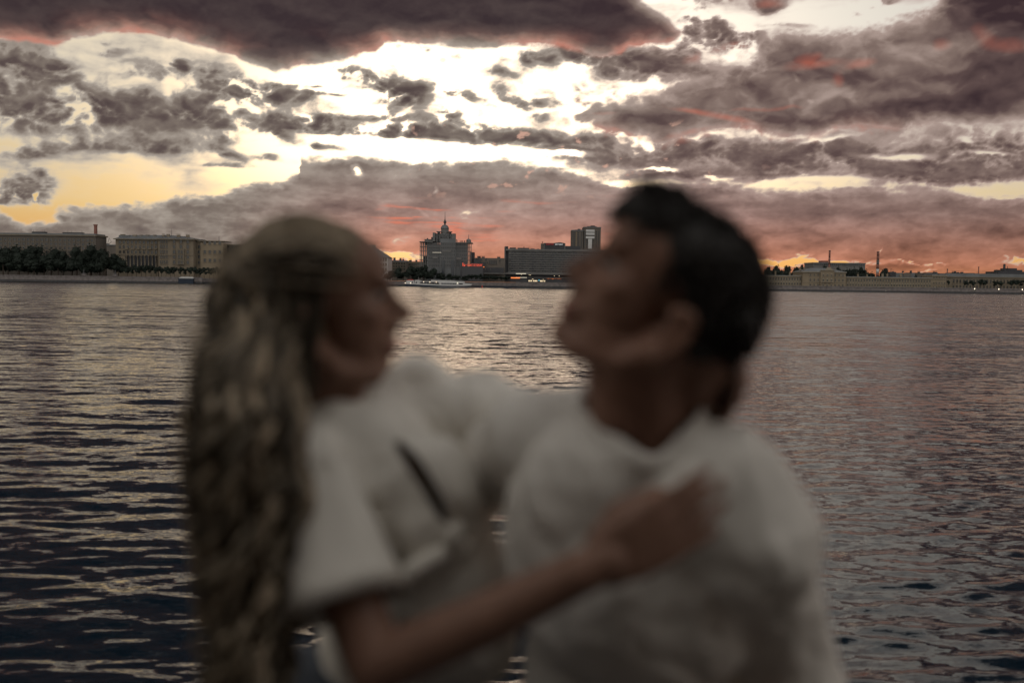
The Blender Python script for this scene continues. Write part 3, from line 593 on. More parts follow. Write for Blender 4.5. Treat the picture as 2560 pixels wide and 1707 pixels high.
text('САНКТ-ПЕТЕРБУРГ', X_(1205.5,640)-X_(1168,640), 1.45, 'lettering', 'signr', sg, (X_(1168,640)-X_(1156,640),0,zs))
mb = MB(); mb.box(0,.35,-.1,.1,zs,zs+2.2); mb.box(.75,1.1,-.1,.1,zs,zs+1.5); mb.box(1.15,1.5,-.1,.1,zs,zs+.7); mb.box(2.0,2.3,-.1,.1,zs+.4,zs+1.1); mb.build('emblem', M['signr'], sg)
mb = MB(); mb.box(-.2,13.2,.1,.35,0,zs-.1); mb.build('sign_frame', M['metal'], sg)
# ---- long hotel
b = B('long_hotel', 'long slab hotel with nine rows of dark windows, left of the man nose', 1260, 1580, 652)
zt = b.z(624); zb = b.z(683)
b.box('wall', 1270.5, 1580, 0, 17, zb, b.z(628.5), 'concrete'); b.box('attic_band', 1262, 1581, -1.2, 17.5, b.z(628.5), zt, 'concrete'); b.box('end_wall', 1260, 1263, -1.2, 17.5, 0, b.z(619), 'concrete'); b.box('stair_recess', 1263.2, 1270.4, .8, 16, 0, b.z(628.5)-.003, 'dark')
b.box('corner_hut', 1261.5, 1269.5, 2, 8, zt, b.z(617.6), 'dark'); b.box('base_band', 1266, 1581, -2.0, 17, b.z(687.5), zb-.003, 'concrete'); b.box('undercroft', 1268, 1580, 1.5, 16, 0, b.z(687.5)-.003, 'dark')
PX0 = 1271.5; fl = (b.z(630)-b.z(681.5))/9.
wide = window_mesh(3.0, 1.25, 'concrete'); nar = window_mesh(.75, 1.0, 'concrete')
for k in range(9):
    z = b.z(681.5)+fl*k+.3; p = 1271+ (0 if k % 2 else 5.5); i = 0
    while p < 1540:
        for q in (3.0,): inst('window', window_mesh(3.1, fl*.62, 'concrete'), b.o, (b.x(p+6.4),0,z-.1))
        for q in (15.2, 18.6, 22): inst('window', window_mesh(.62, fl*.5, 'concrete'), b.o, (b.x(p+q),0,z))
        p += 25.6
    b.box('floor_band', 1270.6, 1580, -.75, -.23, b.z(681.5)+fl*(k+.80), b.z(681.5)+fl*(k+1.0), 'concrete')
for p0, p1, h in ((1273, 1289, 1.0), (1293, 1322, .9), (1326, 1336, .5), (1342, 1347, .4)): b.box('rooftop_plant', p0, p1, 5, 10, zt, zt+h, 'dark')
b.box('rooftop_plant', 1308, 1310, 6, 7, zt+.9, zt+1.7, 'dark')
rb = B('rooftop_restaurant', 'dark rooftop box with red and white lettering above the long hotel', 1351.5, 1413, 658, cat='rooftop pavilion')
zr = zt+LAND; rb.o.location.z = zr; dz = lambda py: Z_(1380,py,658)-zr
rb.box('wall', 1360, 1412, 0, 8, 0, dz(607.8), 'dark'); rb.box('side_wing', 1351.5, 1359.8, 1, 7, 0, dz(609), 'greyb'); rb.box('edge_post', 1410, 1412, -.3, -.003, 0, dz(609.5), 'concrete'); rb.box('edge_post', 1358, 1360, -.3, .9, 0, dz(608), 'concrete')
mb = MB(); x0, x1 = rb.x(1382), rb.x(1412); mb.prism([(x0,dz(607.8)+.003),(x1,dz(607.8)+.003),(x1-1.5,dz(606.6)),(x1-3,dz(605.4)),(x0+3,dz(605.8))], 1, 7); mb.build('roof', M['roof'], rb.o)
text('САУНА', rb.x(1383)-rb.x(1364), 1.05, 'red_lettering', 'signr2', rb.o, (rb.x(1363.5),-.18,dz(612.6))); text('РЕСТОРАН', rb.x(1405.5)-rb.x(1387), .78, 'white_lettering', 'signw', rb.o, (rb.x(1387),-.18,dz(612.6)))
rb.box('low_roof', 1412.2, 1450, 1, 7, 0, dz(614.5), 'dark')
for p in (1354.5, 1356): mb = MB(); mb.tube([(0,3,0),(0,3,1.0)], .2, 5); mb.build('flue', M['brick'], rb.o, loc=(rb.x(p),0,dz(608)))
# ground floor of the hotel: lit cafe, strips of light
cf = B('riverside_cafe', 'low glazed cafe with a row of warm lights under the hotel', 1300, 1430, 640, cat='cafe')
cf.box('wall', 1320, 1430, 0, 6, 0, cf.z(694.8), 'dark'); cf.box('roof_slab', 1318, 1431, -.8, 6.5, cf.z(694.8)+.003, cf.z(693.6), 'concrete')
for p in (1321.5, 1324.3, 1327.5, 1332.5, 1336, 1338.5, 1341.3, 1350.5, 1353, 1356.5, 1361): cf.box('lit_window', p, p+1.7, -.2, -.003, cf.z(704.3), cf.z(701), 'litw')
cf.box('blue_light', 1347, 1348.2, -.3, -.003, cf.z(703), cf.z(699), 'cyan')
for p, py in ((1330, 699), (1332, 699), (1357, 699.5), (1302.5, 688), (1322, 688.5), (1325.5, 688.5), (1385, 690), (1397, 690)): cf.box('ceiling_lamp', p, p+1.4, -.9, -.6, cf.z(py), cf.z(py-1.2), 'litw')
cf.box('orange_fascia', 1277, 1300, -1.4, -.9, cf.z(697), cf.z(694.3), 'orange'); cf.box('light_strip', 1289, 1317, -.85, -.5, cf.z(695.2), cf.z(694), 'strip'); cf.box('light_strip', 1289.5, 1315, 1, 1.4, cf.z(685.8), cf.z(684.2), 'strip')
cf.box('left_wall', 1276, 1318, -.5, 5, 0, cf.z(697.4), 'dark')
for k in range(16): cf.box('string_light', 1367+k*2.3, 1367.8+k*2.3, -.3, -.003, cf.z(696.8+random.uniform(-.6,.6)), cf.z(695.9), 'orange')
# ---- pair of tower blocks behind the hotel
b = B('tower_block', 'slim brown tower block behind the hotel, the lower of two', 1428, 1456, 900)
zt = b.z(577.5); b.box('wall', 1428, 1456, 0, 20, 0, zt, 'greyb'); b.box('rib', 1437.6, 1440, -.8, -.003, 0, zt-.5, 'cream'); b.box('roof', 1427.5, 1456.5, -.6, 20.5, zt+.003, zt+.9, 'roof'); b.box('lift_house', 1436, 1456, 3, 12, zt+.9, b.z(574), 'dark'); b.box('lift_house', 1443.5, 1450, 5, 10, b.z(574)+.003, b.z(571.5), 'dark')
for k in range(8): win_row(b.o, [b.x(p) for p in (1431, 1435, 1444, 1452)], b.z(584+5.2*k), .8, 1.3, 'greyb')
b = B('tower_block', 'wider tower block with white balcony bay, nearest the man forehead', 1457.5, 1500, 900)
zt = b.z(570); b.box('wall', 1457.5, 1500, 0, 22, 0, zt, 'greyb'); b.box('roof', 1457, 1500.5, -.6, 22.5, zt+.003, zt+.9, 'concrete'); b.box('lift_house', 1467, 1490, 3, 15, zt+.9, b.z(565.5), 'dark'); b.box('lift_house', 1476, 1486, 5, 12, b.z(565.5)+.003, b.z(563.3), 'dark')
for py in (577.5, 585, 594): b.box('balcony_band', 1462.5, 1484, -1.5, -.003, b.z(py+2.6), b.z(py-3), 'white')
b.box('white_bay', 1468.5, 1478, -1.2, -.003, b.z(622), b.z(597.5), 'white')
for k in range(8): win_row(b.o, [b.x(p) for p in (1459.5, 1465.5, 1481, 1489, 1495)], b.z(582+5.4*k), .9, 1.4, 'greyb')
# ---- bank between the hotel and the palace, behind the man's head
b = B('apartment_block', 'long plain block on the bank hidden behind the man, right of the hotel', 1600, 1740, 655); zt = b.z(652)
b.box('wall', 1600, 1740, 0, 15, 0, zt-.7, 'tan'); b.box('cornice', 1598, 1742, -.8, 15.5, zt-.7, zt, 'tan_trim'); b.box('roof', 1601, 1739, 1, 14, zt+.003, zt+1.2, 'roof')
for k in range(4): win_row(b.o, b.cols(1603, 1737, 13), b.z(664+13*k), 1.3, 1.9, 'tan_trim')
b = B('apartment_block', 'lower plain block on the bank hidden behind the man, left of the palace', 1744, 1876, 645); zt = b.z(672)
b.box('wall', 1744, 1876, 0, 15, 0, zt-.6, 'cream'); b.box('cornice', 1742, 1878, -.7, 15.5, zt-.6, zt, 'cream_trim'); b.box('roof', 1745, 1875, 1, 14, zt+.003, zt+1.2, 'roof')
for k in range(3): win_row(b.o, b.cols(1747, 1873, 14), b.z(683+12*k), 1.1, 1.8, 'cream_trim')
# ---- yellow palace on the right
def palace_wing(px0, px1, py, label, n, Y=628, low=706.5, mid=696):
    b = B('palace_wing', label, px0, px1, Y); zt = b.z(py)
    b.box('wall', px0, px1, 0, 14, 0, zt-.5, 'cream'); b.box('cornice', px0-.5, px1+.5, -.6, 14.4, zt-.5, zt, 'cream_trim')
    mb = MB(); x0, x1 = b.x(px0), b.x(px1); mb.prism([(x0,zt+.003),(x1,zt+.003),(x1,zt+.35),(x0,zt+.35)], 0, 14); mb.build('roof', M['roof'], b.o)
    b.box('string_course', px0, px1, -.25, -.003, b.z(py+13), b.z(py+12.2), 'cream_trim')
    win_row(b.o, b.cols(px0+2, px1-2, n), b.z(py+11), .80, 1.6, 'cream_trim'); win_row(b.o, b.cols(px0+2, px1-2, n), b.z(py+22.2), .85, 1.7, 'cream_trim', True)
    return b, zt
b, zt = palace_wing(1880, 2006, 689.2, 'two storey yellow palace wing beside the man, left of the taller centre', 18); roof_bits(b, (1944, 1980, 1905), zt+.3, 1.9, .9, m='cream', y=5)
b, zt = palace_wing(2114, 2330, 693.6, 'long two storey yellow palace wing right of the taller centre', 31); roof_bits(b, (2175, 2214, 2226, 2152, 2260), zt+.3, 1.6, .8, m='cream', y=5)
for p in range(2320, 2120, -14): mb = MB(); mb.tube([(0,3,0),(0,3,1.0)], .1, 4); mb.build('vent_pipe', M['metal'], b.o, loc=(b.x(p),0,zt+.35))
b = B('palace_centre', 'three storey yellow palace centre with a grey hipped roof and carved attic', 2006, 2114, 626)
zt = b.z(679.5); b.box('wall', 2006, 2114, 0, 22, 0, zt-.5, 'cream'); b.box('cornice', 2004, 2115.5, -.8, 22.5, zt-.5, zt, 'cream_trim')
mb = MB(); x0, x1 = b.x(2004), b.x(2115.5); mb.add([(x0,-.7,zt+.003),(x1,-.7,zt+.003),(x1,22,zt+.003),(x0,22,zt+.003),(x0+8.5,10,b.z(669.5)),(x1-8.5,10,b.z(669.5))], [(0,1,5,4),(1,2,5),(2,3,4,5),(3,0,4),(0,3,2,1)]); mb.build('roof', M['roof'], b.o)
b.box('risalit', 2050, 2084, -1.0, -.003, 0, b.z(676.5), 'cream'); b.box('risalit_cornice', 2049, 2085, -1.6, -.9, b.z(676.5)+.003, b.z(675), 'cream_trim'); mb = MB(); xa, xb = b.x(2061), b.x(2080); mb.prism([(xa,b.z(675)+.003),(xb,b.z(675)+.003),(xb-.6,b.z(671.5)),((xa+xb)/2+.8,b.z(668.2)),((xa+xb)/2-.8,b.z(668.4)),(xa+.6,b.z(671))], -1.4, -.2); mb.build('carved_attic', M['cream_trim'], b.o)
for py, h, ar in ((690, 1.2, False), (703.6, 1.7, True), (716.5, 1.6, False)):
    win_row(b.o, [b.x(p) for p in (2026, 2035.5, 2045, 2088, 2097.5, 2107)], b.z(py), .75, h, 'cream_trim'); win_row(b.o, [b.x(p) for p in (2057, 2067, 2077)], b.z(py), .8, h, 'cream_trim', True, y=-1.01)
b.box('balcony', 2052, 2082, -2.0, -1.02, b.z(706.2), b.z(705.2), 'cream_trim'); b.box('string_course', 2006, 2049.8, -.3, -.003, b.z(705.8), b.z(705), 'cream_trim'); b.box('string_course', 2084.2, 2114, -.3, -.003, b.z(705.8), b.z(705), 'cream_trim')
roof_bits(b, (2018, 2096, 2008), zt+.6, 1.6, 1.0, m='tan', y=7)
# ---- further right
b = B('end_pavilion', 'three storey yellow end pavilion with a dark flat roof', 2330, 2366, 628)
zt = b.z(688.3); b.box('wall', 2330, 2366, 0, 15, 0, zt-.5, 'cream'); b.box('cornice', 2329, 2367, -.6, 15.4, zt-.5, zt, 'cream_trim'); b.box('roof', 2331, 2365, 1, 14, zt+.003, zt+.6, 'roof'); b.box('string_course', 2330, 2366, -.3, -.003, b.z(699), b.z(698.2), 'cream_trim')
for py, h in ((696, 1.0), (710.3, 1.2), (720, 1.2)): win_row(b.o, b.cols(2331, 2365, 5), b.z(py), .68, h, 'cream_trim')
b = B('long_office', 'long tan building with tall windows behind the trees at the far right', 2366.5, 2720, 634)
zt = b.z(692.2, 2450); b.box('wall', 2366.5, 2720, 0, 16, 0, zt-.5, 'tan'); b.box('cornice', 2366.3, 2722, -.7, 16.5, zt-.5, zt, 'tan_trim'); mb = MB(); x0, x1 = b.x(2366.5), b.x(2720); mb.prism([(x0,zt+.003),(x1,zt+.003),(x1-4,zt+2.0),(x0+1.5,zt+2.0)], 1, 14); mb.build('roof', M['roof'], b.o)
win_row(b.o, b.cols(2380, 2700, 38), b.z(708, 2450), .9, 2.3, 'tan_trim'); win_row(b.o, b.cols(2380, 2700, 38), b.z(720.5, 2450), .9, 1.7, 'tan_trim')
b = B('dark_depot', 'dark boxy works roof with a round tank at the far right skyline', 2494, 2640, 760)
b.box('wall', 2494, 2640, 0, 20, 0, b.z(679.5), 'dark'); b.box('upper_hall', 2525, 2548, 4, 16, b.z(679.5)+.003, b.z(671), 'dark'); b.box('upper_hall', 2512, 2560, 3, 18, b.z(679.5)+.003, b.z(675), 'dark'); mb = MB(); mb.lathe([(.85,0),(.85,4.6),(.6,5.0)], 0, 2, 10); mb.build('tank', M['dark'], b.o, loc=(b.x(2511),-1,b.z(677)))
mb = MB(); mb.tube([(0,6,0),(0,6,1.6)], .2, 5); mb.build('flue', M['dark'], b.o, loc=(b.x(2527),0,b.z(671)))
b = B('skyline_roofs', 'jumble of low dark roofs along the skyline above the yellow wing', 2226, 2500, 740)
p = 2226
while p < 2494:
    wd = random.uniform(9, 26); b.box('roof', p, min(p+wd, 2496), random.uniform(0, 6), 14, 0, b.z(random.choice((681.5, 682.5, 683.5, 684.5)), 2360), random.choice(('dark', 'roof', 'greyb'))); p += wd+.05
roof_bits(b, (2235, 2300, 2338, 2343, 2386, 2391, 2398, 2408, 2260, 2280), b.z(683, 2360), 1.2, 1.4, m='dark', y=2)
for p, py, Y, w, nm in ((2367.5, 673.5, 735, .45, 'thin dark chimney above the end pavilion'), (2445.5, 668.3, 735, .42, 'tall thin dark stack on the skyline, right of the end pavilion')):
    c = empty('chimney_stack', (X_(p,Y),Y,LAND), nm, 'chimney'); mb = MB(); h = Z_(p,py,Y)-LAND; mb.lathe([(w*1.1,0),(w*.9,h)], 0, 0, 10); mb.build('shaft', M['brick'], c, True)
    mb = MB(); mb.lathe([(w*1.1,h),(w*1.1,h+.4)], 0, 0, 10); mb.build('rim', M['dark'], c)
for p in (2226.5, 2489.5): 
    c = empty('lattice_mast', (X_(p,735),735,LAND), 'thin antenna mast %s' % ('beside the round tree above the yellow wing' if p < 2300 else 'left of the dark works at far right'), 'mast'); h = Z_(p,672.5 if p < 2300 else 674,735)-LAND
    mb = MB(); mb.tube([(-.4,0,0),(0,0,h)], .12, 4); mb.tube([(.4,0,0),(0,0,h)], .12, 4); mb.build('pole', M['metal'], c); mb = MB(); mb.tube([(-.9,0,h+.4),(0,0,h-.5),(.9,0,h+.4)], .1, 4); mb.build('crossarm', M['metal'], c)
# ---- factory and two chimneys behind the palace
b = B('factory', 'long grey factory behind the palace trees under the tall dark chimney', 2032, 2162, 820)
zt = b.z(656.8); b.box('wall', 2032, 2162, 0, 25, 0, zt-.8, 'concrete'); b.box('roof', 2031, 2163, -.5, 25.5, zt-.8, zt, 'roof'); b.box('rooftop_hut', 2056, 2072, 3, 12, zt+.003, b.z(652), 'brick'); b.box('rooftop_hut', 2146, 2154, 3, 10, zt+.003, b.z(656), 'dark')
win_row(b.o, b.cols(2034, 2160, 26), b.z(663.5), .9, 1.3, 'concrete')
def stack(p, py, Y, r, label, bands):
    c = empty('factory_chimney', (X_(p,Y),Y,LAND), label, 'chimney'); h = Z_(p,py,Y)-LAND; n = len(bands)
    for i, m in enumerate(bands):
        mb = MB(); z0, z1 = h*i/n, h*(i+1)/n; mb.lathe([(r*(1.25-.25*i/n),z0+.002),(r*(1.25-.25*(i+1)/n),z1)], 0, 0, 14); mb.build('shaft_band', M[m], c, True)
    mb = MB(); mb.lathe([(r*1.2,h-.6),(r*1.2,h)], 0, 0, 14); mb.build('rim', M['dark'], c); mb = MB(); mb.lathe([(r*1.45,h*.72),(r*1.45,h*.72+.3)], 0, 0, 14); mb.build('gallery', M['metal'], c)
stack(2072, 626.2, 815, .72, 'tall dark chimney rising from the factory behind the palace', ['greyb','greyb','brick','brick','brick'])
stack(2193, 629, 900, 1.1, 'red and white banded chimney behind the right-hand palace trees', ['brick','white','brick','white','brick','concrete','brick','brick'])
# ------------------------------------------------------------------ trees
def crown_mesh(seed, n=620, lobes=9, flat=1.0):
    rs = np.random.RandomState(seed); mb = MB(); L_ = []
    for i in range(lobes):
        t = rs.uniform(-.75, .85); a = rs.uniform(0, 6.28); r = .62*math.sqrt(max(.1, 1-t*t*.8)); L_.append((r*math.cos(a)*.75, r*math.sin(a)*.75, t*.62*flat, rs.uniform(.28,.46)))
    L_.append((0,0,.1,.55))
    for i in range(n):
        c = L_[rs.randint(len(L_))]; d = rs.normal(size=3); d /= np.linalg.norm(d); rr = c[3]*rs.uniform(.45,1.08); p = np.array(c[:3])+d*rr
        s = rs.uniform(.045,.10); u = rs.normal(size=3); u /= np.linalg.norm(u); w = np.cross(u, rs.normal(size=3)); w /= np.linalg.norm(w)
        mb.add([p-u*s, p+w*s*.7, p+u*s, p-w*s*.7], [(0,1,2,3)])
    for c in L_:                                                         # shaded inner mass, uneven
        k = rs.uniform(.62,.78); b0 = len(mb.v); mb.ell(c[:3], ((c[3]*k,0,0),(0,c[3]*k,0),(0,0,c[3]*k)), 8)
        mb.v[b0:] = [tuple(np.array(p)+rs.normal(size=3)*.025) for p in mb.v[b0:]]
    return mb.mesh('crown', M['leaf'])
def trunk_mesh(seed):
    rs = np.random.RandomState(seed); mb = MB(); mb.tube([(0,0,-1.0),(.03,.01,-.5),(.0,0,0)], [.075,.055,.035], 7)
    for k in range(4):
        a = rs.uniform(0,6.28); mb.tube([(0,0,-.45+.1*k),(.25*math.cos(a),.25*math.sin(a),.0+.1*k),(.42*math.cos(a),.42*math.sin(a),.3)], [.035,.022,.01], 5)
    return mb.mesh('trunk', M['bark'])
ORD = ['first','second','third','fourth','fifth','sixth','seventh','eighth','ninth','tenth','eleventh','twelfth','thirteenth','fourteenth','fifteenth','sixteenth','seventeenth','eighteenth','nineteenth','twentieth','twenty first','twenty second','twenty third']
def place_labels(group, phrase):
    ts = sorted([o for o in COL.objects if o.get('group') == group and o.parent is None], key=lambda o: o.location.x)
    for k, o in enumerate(ts): o['label'] = phrase % ORD[k]
CR = [crown_mesh(s) for s in (1,2,3,4,5)]; TR = [trunk_mesh(s) for s in (1,2)]
CR_S = [crown_mesh(s, 260, 6) for s in (11,12,13)]
def tree(name, px, Y, ptop, wpx, label, group, small=False, base=None, cw=None):
    x = X_(px,Y); h = Z_(px,ptop,Y)-LAND; r = wpx/2*Y/F
    r *= 1.3 if not small else 1.15; o = empty(name, (x,Y,LAND), label, 'tree', group)
    ch = h*(.80 if small else .98); cz = h-ch/2
    c = inst('crown', random.choice(CR_S if small else CR), o, (0,0,cz), (r,r*.9,ch/2*1.02)); c.rotation_euler.z = random.uniform(0,6.28)
    t = inst('trunk', random.choice(TR), o, (0,0,cz), (r*.7,r*.7,cz)); return o
g = 'big dark trees along the far left embankment'
for px, pt, w in ((-40,612,70),(8,613,62),(48,609,66),(92,608,70),(128,612,58),(158,622,44),(192,610,60),(228,606,66),(262,615,56),(296,624,48),(-90,610,70),(70,630,60),(20,632,60),(145,634,60),(205,632,56),(250,640,50),(110,642,60),(180,640,60),(290,648,44),(-20,640,60),(45,645,60),(225,650,50),(85,650,60)):
    tree('broadleaf_tree', px, 626+random.uniform(-4,6), pt, w, 'big dark broadleaf tree in the dense row below the long grey block', g)
g = 'small clipped trees below the columned building'
for px in list(range(318, 560, 12)):
    pt = 659 if 340 < px < 385 else 664+random.uniform(-2,3)
    tree('street_tree', px+random.uniform(-2,2), 620+random.uniform(-2,2), pt, 26 if 340 < px < 385 else 21, 'small round tree in the low row at the foot of the columned building', g, True)
for px in range(560, 960, 26): tree('street_tree', px, 622, 668, 32, 'dark tree on the embankment hidden behind the woman', 'trees behind the woman', True)
g = 'dark trees along the bank behind the white boat'
for px, pt, w in ((975,672,30),(993,664,34),(1022,659,32),(1040,662,30),(1058,659,34),(1080,664,30),(1100,676,26),(1008,676,34),(1045,679,36),(1075,680,32),(1122,682,26),(1140,684,26),(968,684,24),(1160,688,24),(1102,686,28)):
    tree('broadleaf_tree', px, 622+random.uniform(-3,4), pt, w, 'dark tree in the clump between the domed tower and the white boat', g)
g = 'low trees along the bank left of the lit cafe'
for px in range(1172, 1280, 9): tree('street_tree', px+random.uniform(-2,2), 622+random.uniform(-2,2), (683 if px < 1205 else 687.5)+random.uniform(-2,2), 21, 'low dark tree in the row under the hall canopy, left of the orange sign', g, True)
for px in range(1590, 1880, 24): tree('broadleaf_tree', px, 624, 684+random.uniform(-3,3), 26, 'dark tree on the bank hidden behind the man', 'trees behind the man', True)
g = 'tall trees behind the left palace wing'
for px, pt, w in ((1918,660,34),(1944,656,30),(1968,654,26),(1990,652.5,20),(2003,653.5,20),(1956,668,36),(1984,668,34),(1930,672,30)): tree('broadleaf_tree', px, 690+random.uniform(-6,6), pt, w, 'tall dark tree behind the left yellow palace wing, beside the man head', g)
g = 'trees behind the right palace wing'
for px, pt, w in ((2066,660,28),(2095,664,22),(2116,661,24),(2134,658,28),(2150,662,26),(2166,668,26),(2178,672,24),(2125,672,34),(2150,674,34),(2096,672,26)): tree('broadleaf_tree', px, 692+random.uniform(-6,6), pt, w, 'dark tree in the clump behind the palace roof below the factory', g)
tree('broadleaf_tree', 2207, 690, 663.5, 34, 'round dark tree at the foot of the banded chimney', 'trees behind the right palace wing')
for px, pt, w in ((2250,686,20),(2290,685,18),(2303,686,20),(2345,682,22)): tree('broadleaf_tree', px, 700, pt, w, 'low dark bush-like tree showing over the right palace wing roof', 'low crowns over the palace roof')
g = 'dark trees in front of the long office'
for px, pt, w in ((2372,698,12),(2416,700,20),(2432,699,22),(2450,696,24),(2462,698,18),(2488,700,20),(2500,701,22),(2530,697,26),(2548,696,28),(2566,697,26),(2590,698,30),(2620,698,30)): tree('broadleaf_tree', px, 618+random.uniform(-2,3), pt, w, 'dark tree by the wall in front of the tan office at far right', g, True)
# ------------------------------------------------------------------ things on the far embankment
def pedestal(px, label):
    Y = 607; o = empty('granite_pedestal', (X_(px,Y),Y,3.4), label, 'monument'); mb = MB(); mb.box(-1.6,1.6,-1.2,1.2,0,.5); mb.box(-1.1,1.1,-.9,.9,.5,1.5); mb.box(-1.3,1.3,-1.05,1.05,1.5,1.75); mb.build('plinth', M['stone'], o)
    mb = MB(); mb.ell((0,0,2.0), ((1.0,0,0),(0,.45,0),(0,0,.45)), 10); mb.ell((-.1 if px < 250 else .1,0,2.8), ((.35,0,0),(0,.3,0),(0,0,.9)), 10); mb.ball((0,0,3.7), .35, 8); mb.tube([(.4,0,2.2),(.8,0,1.78)], .2, 6); mb.build('statue', M['stone_dark'], o, True)
pedestal(210, 'left of two granite pedestals with a crouched statue by the trees'); pedestal(288, 'right of two granite pedestals with a crouched statue by the trees')
def mini_boat(px0, px1, ptop, label):
    Y = 603; x0, x1 = X_(px0,Y), X_(px1,Y); o = empty('covered_boat', ((x0+x1)/2,Y,0), label, 'boat'); w = (x1-x0)/2; zt = Z_((px0+px1)/2,ptop,Y)
    mb = MB(); mb.prism([(-w,2.6),(w*.95,2.6),(w,2.95),(-w*1.02,2.95)], -1, 1); mb.build('deck', M['hull'], o); mb = MB(); mb.box(-w*.96,w*.9,-.9,.9,-.3,2.598); mb.build('hull', M['hull'], o)
    mb = MB(); mb.prism([(-w*.9,2.953),(w*.9,2.953),(w*.9,zt-.4),(w*.7,zt),(-w*.6,zt),(-w*.85,zt-.6)], -.8, .8); mb.build('awning', M['white'], o)
mini_boat(446, 486, 692, 'covered tour boat with a white awning moored below the corner wing')
# ---- white river boat
Yb = 600; bx0, bx1 = X_(1013.5,Yb), X_(1181,Yb); bl = bx1-bx0; bc = (bx0+bx1)/2; k = bl/2352*1.195
bt = empty('river_boat', (bc,Yb,0), 'long white passenger river boat with a dark hull moored below the trees', 'boat')
u = lambda X: (X-157)/(2120-157)*bl-bl/2                  # along the hull
v = lambda y: (415-y)/(2120-157)*bl                       # above the water
mb = MB(); mb.prism([(u(185),v(425)),(u(2020),v(425)),(u(2075),v(370)),(u(1900),v(385)),(u(1300),v(388)),(u(700),v(372)),(u(165),v(345))], -2.4, 2.4); mb.build('hull', M['hull'], bt)
mb = MB(); mb.prism([(u(160),v(344)),(u(700),v(371)),(u(1300),v(387)),(u(1900),v(384)),(u(2076),v(369)),(u(2120),v(333)),(u(1850),v(303)),(u(1845),v(352)),(u(1200),v(356)),(u(580),v(330)),(u(420),v(326)),(u(165),v(322))], -2.5, 2.5); mb.build('bulwark', M['white'], bt)
mb = MB(); mb.prism([(u(190),v(321)),(u(420),v(325)),(u(420),v(244)),(u(250),v(240)),(u(195),v(256))], -2.1, 2.1); mb.build('stern_cabin', M['white'], bt)
mb = MB(); mb.prism([(u(440),v(326)),(u(570),v(329)),(u(640),v(262)),(u(545),v(228)),(u(450),v(230))], -2.0, 2.0); mb.build('wheelhouse', M['white'], bt)
mb = MB(); mb.prism([(u(575),v(332)),(u(1150),v(354)),(u(1110),v(285)),(u(600),v(278))], -1.7, 1.7); mb.build('open_deck', M['dark'], bt)
mb = MB(); mb.prism([(u(560),v(277)),(u(1130),v(285)),(u(1130),v(268)),(u(900),v(262)),(u(570),v(262))], -2.3, 2.3); mb.build('awning', M['white'], bt)
mb = MB(); mb.prism([(u(1180),v(355)),(u(1845),v(351)),(u(1845),v(250)),(u(1700),v(248)),(u(1520),v(236)),(u(1120),v(226)),(u(1110),v(262))], -2.2, 2.2); mb.build('saloon', M['white'], bt)
mb = MB(); mb.prism([(u(1846),v(290)),(u(1890),v(300)),(u(1895),v(262)),(u(1846),v(251))], -1.9, 1.9); mb.build('bridge', M['white'], bt)
mb = MB(); mb.prism([(u(910),v(261)),(u(1118),v(262)),(u(1115),v(232)),(u(920),v(222))], -1.5, 1.5); mb.build('deck_house', M['white'], bt)
for X in (1220, 1300, 1385, 1465, 1545, 1620, 1730, 1785): 
    mb = MB(); w_ = 36 if X == 1620 else 62; mb.prism([(u(X),v(346)),(u(X+w_),v(346)),(u(X+w_),v(308)),(u(X-(8 if X == 1220 else 0)),v(308))], -2.26, -2.203); mb.build('window', M['glass'], bt)
for X, w_, y0, y1 in ((345, 40, 326, 275), (462, 45, 322, 280)): mb = MB(); mb.prism([(u(X),v(y0)),(u(X+w_),v(y0)),(u(X+w_),v(y1)),(u(X+w_*.4),v(y1))], -2.16, -2.103); mb.build('door', M['glass'], bt)
for X, y in ((165, 322), (325, 324), (705, 283), (885, 289), (1068, 290), (1690, 306)): mb = MB(); mb.ball((u(X),-2.6,v(y)), .20, 8); mb.build('deck_lamp', M['lampw'], bt)
for X, y0, y1 in ((545, 228, 150), (1468, 235, 200)): mb = MB(); mb.tube([(u(X),0,v(y0)),(u(X),0,v(y1))], .09, 6); mb.build('mast', M['white'], bt)
mb = MB(); mb.prism([(u(210),v(240)),(u(390),v(243)),(u(390),v(225)),(u(350),v(212)),(u(220),v(222))], -1.5, 1.5); mb.build('red_awning', M['red'], bt)
for X in range(620, 1100, 80): mb = MB(); mb.tube([(u(X),-2.2,v(345)),(u(X),-2.2,v(278))], .05, 5); mb.build('stanchion', M['white'], bt)
